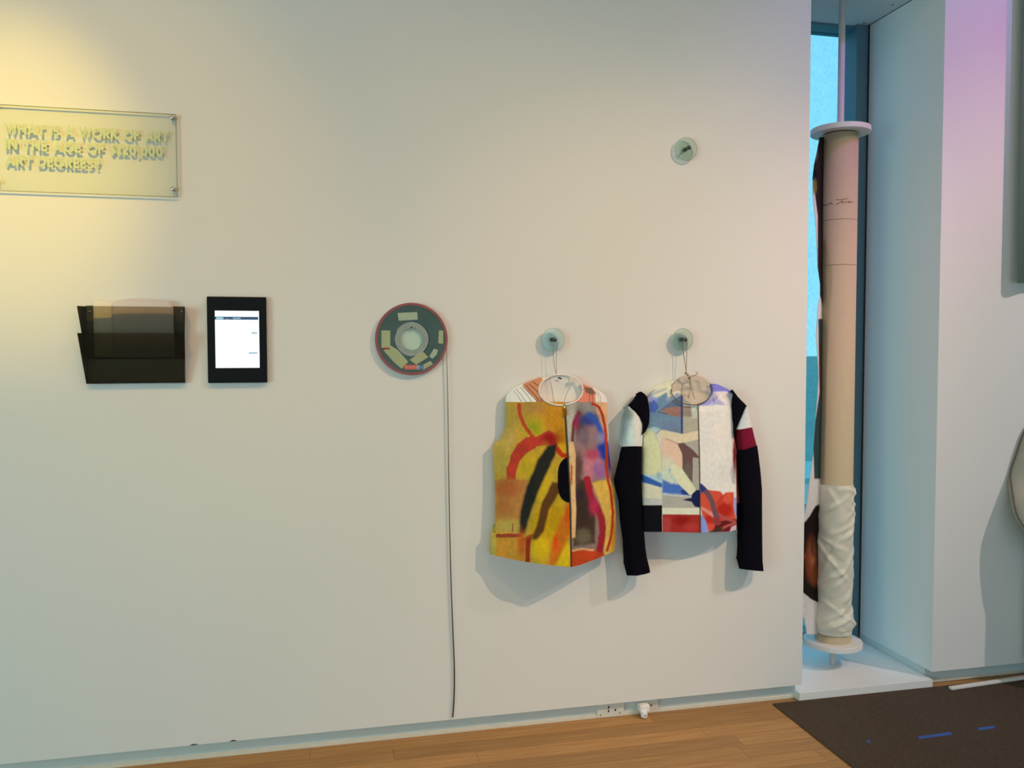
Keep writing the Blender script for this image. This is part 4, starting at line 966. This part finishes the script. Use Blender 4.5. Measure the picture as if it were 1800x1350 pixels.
for x, y in ((1144.5, 1239.8), (1139, 1238)):
    p = W(x, y, YB-0.0105); put('socket_hole', box(bmesh.new(), p[0]-.0025, p[0]+.0025, YB-0.0125, YB-0.0098, p[2]-.003, p[2]+.003, .0004), m_hole, t)
p0 = W(1123, 1243, 0.0); p1 = W(1140, 1255, 0.0)
pl = empty('plug_adapter', ((p0[0]+p1[0])/2, 0.0, 0.012), 'white plug adapter sticking out of the baseboard outlet', 'plug')
put('body', box(bmesh.new(), p0[0], p1[0], -0.016, YB-0.0105, 0.020, 0.052, 0.005), m_plug, pl)
bm = bmesh.new(); lathe(bm, [(0.012, 0.0), (0.014, 0.004), (0.014, 0.022), (0.010, 0.028)], ((p0[0]+p1[0])/2-0.004, -0.014, 0.004), 'z', 24); put('cap', bm, m_plug, pl, True)
bm = lathe(bmesh.new(), [(0.0035, -0.030), (0.0035, -0.0275)], ((p0[0]+p1[0])/2-0.004, 0, 0.016), 'y', 12); put('indicator_dent', bm, mat('grey_dent', (0.35, 0.38, 0.38), 0.5), pl)

# ================================================================== TUBE SCULPTURE IN THE NICHE
TX, TY = 2.283, 0.25
scu = empty('tube_sculpture', (TX, TY, 0.036), 'tall cardboard-coloured tube between two white discs on a rod in the window niche', 'sculpture')
zdt, zdb, RD, RT = 2.485, 0.142, 0.129, 0.0775
def disk(zc, th=0.024): return lathe(bmesh.new(), [(RD-0.002, zc-th/2), (RD, zc-th/2+0.002), (RD, zc+th/2-0.002), (RD-0.002, zc+th/2)], (TX, TY, 0), 'z', 72)
put('end_disc', disk(zdt), m_pvc, scu); put('end_disc', disk(zdb), m_pvc, scu)
put('rod', lathe(bmesh.new(), [(0.0145, zdt+0.012), (0.0145, NZ-0.001)], (TX, TY, 0), 'z', 24), m_pvc, scu, True)
put('rod', lathe(bmesh.new(), [(0.0125, 0.0365), (0.0125, zdb-0.012)], (TX, TY, 0), 'z', 24), m_pvc, scu, True)
m_card = mat('buff_canvas_tube', (0.53, 0.46, 0.31), 0.85, bump=0.15, scale=40, var=0.05)
zt_, zb_ = zdt-0.017, zdb+0.0125
put('tube', lathe(bmesh.new(), [(RT, zb_), (RT, zt_)], (TX, TY, 0), 'z', 64), m_card, scu, True)
put('top_band', lathe(bmesh.new(), [(RT-0.004, zt_), (RT-0.004, zdt-0.012)], (TX, TY, 0), 'z', 48), mat('dark_core', (0.03, 0.015, 0.01), 0.8), scu)
def on_tube(px, py, off=0.001, R=RT):
    """where the measured line meets the tube's surface"""
    d = cfw+crt*(px-900)/F+cup*(675-py)/F; o = CPOS-np.array([TX, TY, 0]); A = d[0]**2+d[1]**2; B = 2*(o[0]*d[0]+o[1]*d[1]); Cc = o[0]**2+o[1]**2-(R+off)**2
    D = B*B-4*A*Cc; D = max(D, 0); t = (-B-math.sqrt(D))/(2*A); return tuple(CPOS+t*d)
# pencilled line of handwriting
m_ink = mat('grey_pencil', (0.16, 0.12, 0.09), 0.8)
for seg in ([(1442, 366), (1446, 361.5), (1452, 360.5), (1458, 358.5)], [(1447, 361), (1449, 359.5), (1451, 361)], [(1455, 359), (1461, 355.5), (1462, 359), (1464.5, 358.5)], [(1470, 350.5), (1477, 351), (1484, 350), (1491.5, 348.5)],
            [(1469, 359.5), (1476, 356), (1482, 353), (1480, 356.5), (1487, 355), (1493, 354)], [(1491, 357.5), (1494, 354), (1496.5, 356.5)], [(1493, 356), (1500, 355)]):
    bm = tube(bmesh.new(), spline([on_tube(x, y, 0.0004) for x, y in seg], 4), 0.0011, 5); put('handwriting', bm, m_ink, scu)
# seam rings
for py, px in ((465, 1470), (385, 1470)):
    z = on_tube(px, py)[2]; bm = closed_lathe(bmesh.new(), [(RT, z-0.002), (RT+0.0007, z-0.0015), (RT+0.0007, z+0.0015), (RT, z+0.002)], (TX, TY, 0), 'z', 64); put('seam', bm, mat('seam_paper', (0.42, 0.33, 0.23), 0.85), scu, True)
# crumpled wrap round the lower part
zw1 = on_tube(1470, 854)[2]; zw0 = on_tube(1465, 1117)[2]
bm = bmesh.new(); NA, NR = 128, 170; rows = []
rn = random.Random(5)
folds = [(rn.uniform(-2.9, 0.3), rn.uniform(zw0, zw1), rn.uniform(0.35, 1.2)*rn.choice((-1, 1, 1)), rn.uniform(0.04, 0.11), rn.uniform(0.6, 1.1)) for _ in range(26)]
folds += [(-1.9, zw0+0.055, 0.5, 0.14, 1.5), (-1.0, zw0+0.06, -0.6, 0.12, 1.4), (-2.4, zw0+0.35, -0.9, 0.12, 1.3), (-1.6, zw0+0.30, 0.9, 0.10, 1.2)]
for i in range(NR+1):
    t = i/NR; z = zw0-0.004+(zw1-zw0+0.004)*t; row = []
    for k in range(NA):
        a = -math.pi+2*math.pi*k/NA
        r = RT+0.0055+0.012*math.exp(-((t-0.075)/0.05)**2)-0.003*math.exp(-((t-0.20)/0.05)**2)
        for fa, fz, fs, fl, am in folds:
            da = (a-fa+math.pi) % (2*math.pi)-math.pi; u = da*RT; v = z-fz; al = (u*math.cos(fs)+v*math.sin(fs)); pe = (-u*math.sin(fs)+v*math.cos(fs))
            if abs(al) < 3*fl and abs(pe) < 0.05:
                r += am*0.0052*math.exp(-(al/fl)**2)*(math.exp(-(pe/0.010)**2*1.0)*1.1-0.7*math.exp(-((pe-0.022)/0.014)**2))
        r += 0.0012*math.sin(a*5+z*40)
        e_ = max(0, (t-0.97)/0.03); r = r*(1-e_)+(RT+0.002)*e_
        if t < 0.03: r = r*0.5+(RT+0.004)*0.5
        r = max(r, RT+0.0015)
        row.append(bm.verts.new((TX+r*math.cos(a), TY+r*math.sin(a), z)))
    rows.append(row)
for i in range(NR):
    for k in range(NA): bm.faces.new((rows[i][k], rows[i][(k+1) % NA], rows[i+1][(k+1) % NA], rows[i+1][k]))
put('crumpled_wrap', bm, mat('cream_silk_wrap', (0.74, 0.72, 0.60), 0.42, spec=0.4), scu, True)
put('lower_band', lathe(bmesh.new(), [(RT+0.003, zb_), (RT+0.003, zw0+0.006)], (TX, TY, 0), 'z', 64), mat('tan_band', (0.56, 0.48, 0.32), 0.8), scu, True)

# loose painted canvas hanging from the far side of the tube
CL = [(240, 1441), (262, 1437), (290, 1431), (312, 1428.5), (345, 1428.5), (368, 1431), (400, 1434), (440, 1436), (466, 1437), (500, 1441.5), (514, 1442), (540, 1437.5), (590, 1434.5), (640, 1437.5), (668, 1438.5), (700, 1436.5), (740, 1433), (800, 1429), (845, 1423), (880, 1419), (905, 1414), (925, 1406), (960, 1401), (1040, 1403), (1075, 1410), (1095, 1414.5), (1110, 1417.5), (1117, 1419)]
ctop = [(1390, 241), (1460, 241)]; cbot = [(1390, 1121), (1418, 1118), (1442, 1108)]
cv_ops = [('P', [(1420, 240), (1450, 240), (1450, 560), (1437, 500), (1437, 380), (1432, 340)], (38, 28, 26), 1.0), ('P', [(1425, 296), (1436, 300), (1436, 318), (1427, 316)], (14, 16, 24), 1.5), ('b', (1432, 328, 3.5, 13), (116, 100, 40), 2),  # first polygon: the dark shade inside the scroll, put into the dye colour
          ('b', (1434, 268, 3, 12), (96, 92, 92), 2), ('P', [(1438, 560), (1450, 560), (1450, 842), (1431, 842), (1429.5, 790), (1433, 740), (1440, 690)], (44, 62, 56), 0.6), ('P', [(1439, 600), (1450, 600), (1450, 700), (1441, 700)], (60, 48, 34), 1.0),
          ('p', [(1442, 885), (1433, 889), (1422, 908), (1398, 938), (1398, 1036), (1412, 1042), (1424, 1052), (1436, 1058), (1446, 1060)], (26, 14, 12), 0.8),
          ('b', (1426, 985, 9, 34), (128, 66, 36), 6), ('b', (1432, 1012, 6, 16), (118, 56, 26), 4), ('s', [(1414, 975), (1419, 990), (1424, 1008), (1430, 1022)], (112, 52, 28), 2.5, 5), ('s', [(1428, 950), (1427, 966), (1430, 980)], (52, 24, 16), 2.0, 2.5), ('b', (1429, 986, 3, 7), (160, 88, 48), 3),
          ('p', [(1398, 1030), (1416, 1022), (1430, 1034), (1446, 1036), (1446, 1060), (1436, 1058), (1412, 1042)], (24, 20, 10), 1.5)]
def cdepth(X, Y, U, V): return 0.262-0.045*np.sin(np.pi*(1-U)*0.5)*np.clip(1-np.abs(V-0.75)*0.4, 0, 1)+0.006*np.sin(Y/24.0)*(1-U)
CR = [(240, 1448), (1121, 1444)]
U_, V_ = np.meshgrid(np.linspace(0, 1, 26), np.linspace(0, 1, 440)); yy = 241+V_*(interp(cbot, np.full(U_.shape, 1425.0))-241); xx = interp(CL, yy)*(1-U_)+interp(CR, yy)*U_
D_ = cdepth(xx.ravel(), yy.ravel(), U_.ravel(), V_.ravel()); Pv = WA(xx.ravel(), yy.ravel(), D_)
ii = np.arange(26*440).reshape(440, 26); fc = np.stack([ii[:-1, :-1], ii[:-1, 1:], ii[1:, 1:], ii[1:, :-1]], -1).reshape(-1, 4).tolist()
me = bpy.data.meshes.new('painted_canvas'); me.from_pydata(Pv.tolist(), [], fc); me.update()
Cc = paint(xx.ravel(), yy.ravel(), (206, 192, 172), cv_ops, 0.4); at = me.color_attributes.new('dye', 'FLOAT_COLOR', 'POINT'); at.data.foreach_set('color', np.hstack([Cc, np.ones((len(Cc), 1))]).ravel())
me.materials.append(m_dye); me.shade_smooth(); cvs = bpy.data.objects.new('painted_canvas', me); COL.objects.link(cvs); cvs.parent = scu; cvs.matrix_parent_inverse = Matrix.Translation(-Vector(scu.location))
md = cvs.modifiers.new('thick', 'SOLIDIFY'); md.thickness = 0.0025; md.offset = 0

# ================================================================== THINGS AT THE EDGE OF THE FRAME
# rounded canvas shield standing off the right wall
m_shield = mat('grey_beige_painted_canvas', (0.36, 0.35, 0.28), 0.75, var=0.25, scale=9)
m_shedge = mat('brown_shield_edge', (0.14, 0.10, 0.07), 0.6)
p = W(1776, 832, -0.10)
tpx = [(1815, 735), (1799, 763), (1786, 800), (1776.5, 832), (1780, 868), (1787, 903), (1800, 926), (1820, 950), (1860, 985), (1920, 990), (1960, 900), (1965, 820), (1930, 740), (1870, 705)]
sh = empty('wall_shield', (W(1870, 850, -0.1)[0], 0.0, W(1870, 988, -0.1)[2]), 'grey-beige rounded canvas shield with a brown edge at the picture border beside the niche', 'artwork')
cc = Vector(W(1870, 850, -0.05)); sdep = lambda y: -(0.014+max(0.0, y-835)/155*0.19)
outl = spline([W(x, y, sdep(y)) for x, y in tpx]+[W(*tpx[0], sdep(tpx[0][1]))], 6)
bm = bmesh.new(); R_ = 8; rr = []
for i in range(1, R_+1):
    t = i/R_; rr.append([bm.verts.new((cc.x+(q[0]-cc.x)*t, q[1]*t+(1-t)*-0.06-0.05*(1-t*t), cc.z+(q[2]-cc.z)*t)) for q in outl[:-1]])
n = len(rr[0]); c0 = bm.verts.new((cc.x, -0.11, cc.z))
for k in range(n): bm.faces.new((c0, rr[0][k], rr[0][(k+1) % n]))
for i in range(R_-1):
    for k in range(n): bm.faces.new((rr[i][k], rr[i+1][k], rr[i+1][(k+1) % n], rr[i][(k+1) % n]))
bk = [bm.verts.new((v.co.x, min(-0.008, v.co.y+0.02), v.co.z)) for v in rr[-1]]
for k in range(n): bm.faces.new((rr[-1][k], bk[k], bk[(k+1) % n], rr[-1][(k+1) % n]))
bm.faces.new(bk); bmesh.ops.recalc_face_normals(bm, faces=bm.faces[:]); put('canvas_face', bm, m_shield, sh, True)
bm = tube(bmesh.new(), outl, 0.0035, 8, cap=False); put('edge_band', bm, m_shedge, sh, True)
put('bracket', box(bmesh.new(), cc.x-0.03, cc.x+0.03, -0.04, -0.001, cc.z-0.03, cc.z+0.03, 0.004), m_dsteel, sh)

# added block past the picture border, shaped to cast the shadow below the shield
bx0 = W(1803, 1050, -0.02)[0]
put('shadow_block', box(bmesh.new(), bx0, bx0+0.55, -0.25, -0.02, 0.10, W(1806, 905, -0.14)[2], 0.02), m_shield, sh)
# dark cloth hanging down to eye height at the picture border
hx0 = W(1797, 300, -0.06)[0]; hz0 = W(1791, 497, -0.06)[2]
hc = empty('hanging_cloth', (hx0+0.3, 0.0, hz0), 'dark grey-green cloth hanging high on the pink-lit wall at the picture border', 'cloth')
bm = bmesh.new(); fr = []
for i in range(25):
    x = hx0+0.6*i/24; yy = -0.055-0.012*math.sin(i*1.1)
    if i == 0: yy = -0.05
    fr.append((x, yy))
for z0_, z1_ in ((hz0, 3.45),):
    a_ = [bm.verts.new((x, y, z0_)) for x, y in fr]; b_ = [bm.verts.new((x, y, z1_)) for x, y in fr]
    for i in range(24): bm.faces.new((a_[i], a_[i+1], b_[i+1], b_[i]))
r = bmesh.ops.extrude_face_region(bm, geom=bm.faces[:])
for q in r['geom']:
    if isinstance(q, bmesh.types.BMVert): q.co.y += 0.003
bmesh.ops.recalc_face_normals(bm, faces=bm.faces[:]); put('drape', bm, mat('grey_green_cloth', (0.20, 0.25, 0.23), 0.9), hc, True)
put('hanging_rail', tube(bmesh.new(), [(hx0-0.0, -0.05, 3.46), (hx0+0.6, -0.05, 3.46)], 0.010, 12), m_dsteel, hc, True)
for x in (hx0+0.1, hx0+0.5): put('rail_bracket', box(bmesh.new(), x-0.01, x+0.01, -0.05, -0.0005, 3.45, 3.47), m_dsteel, hc)
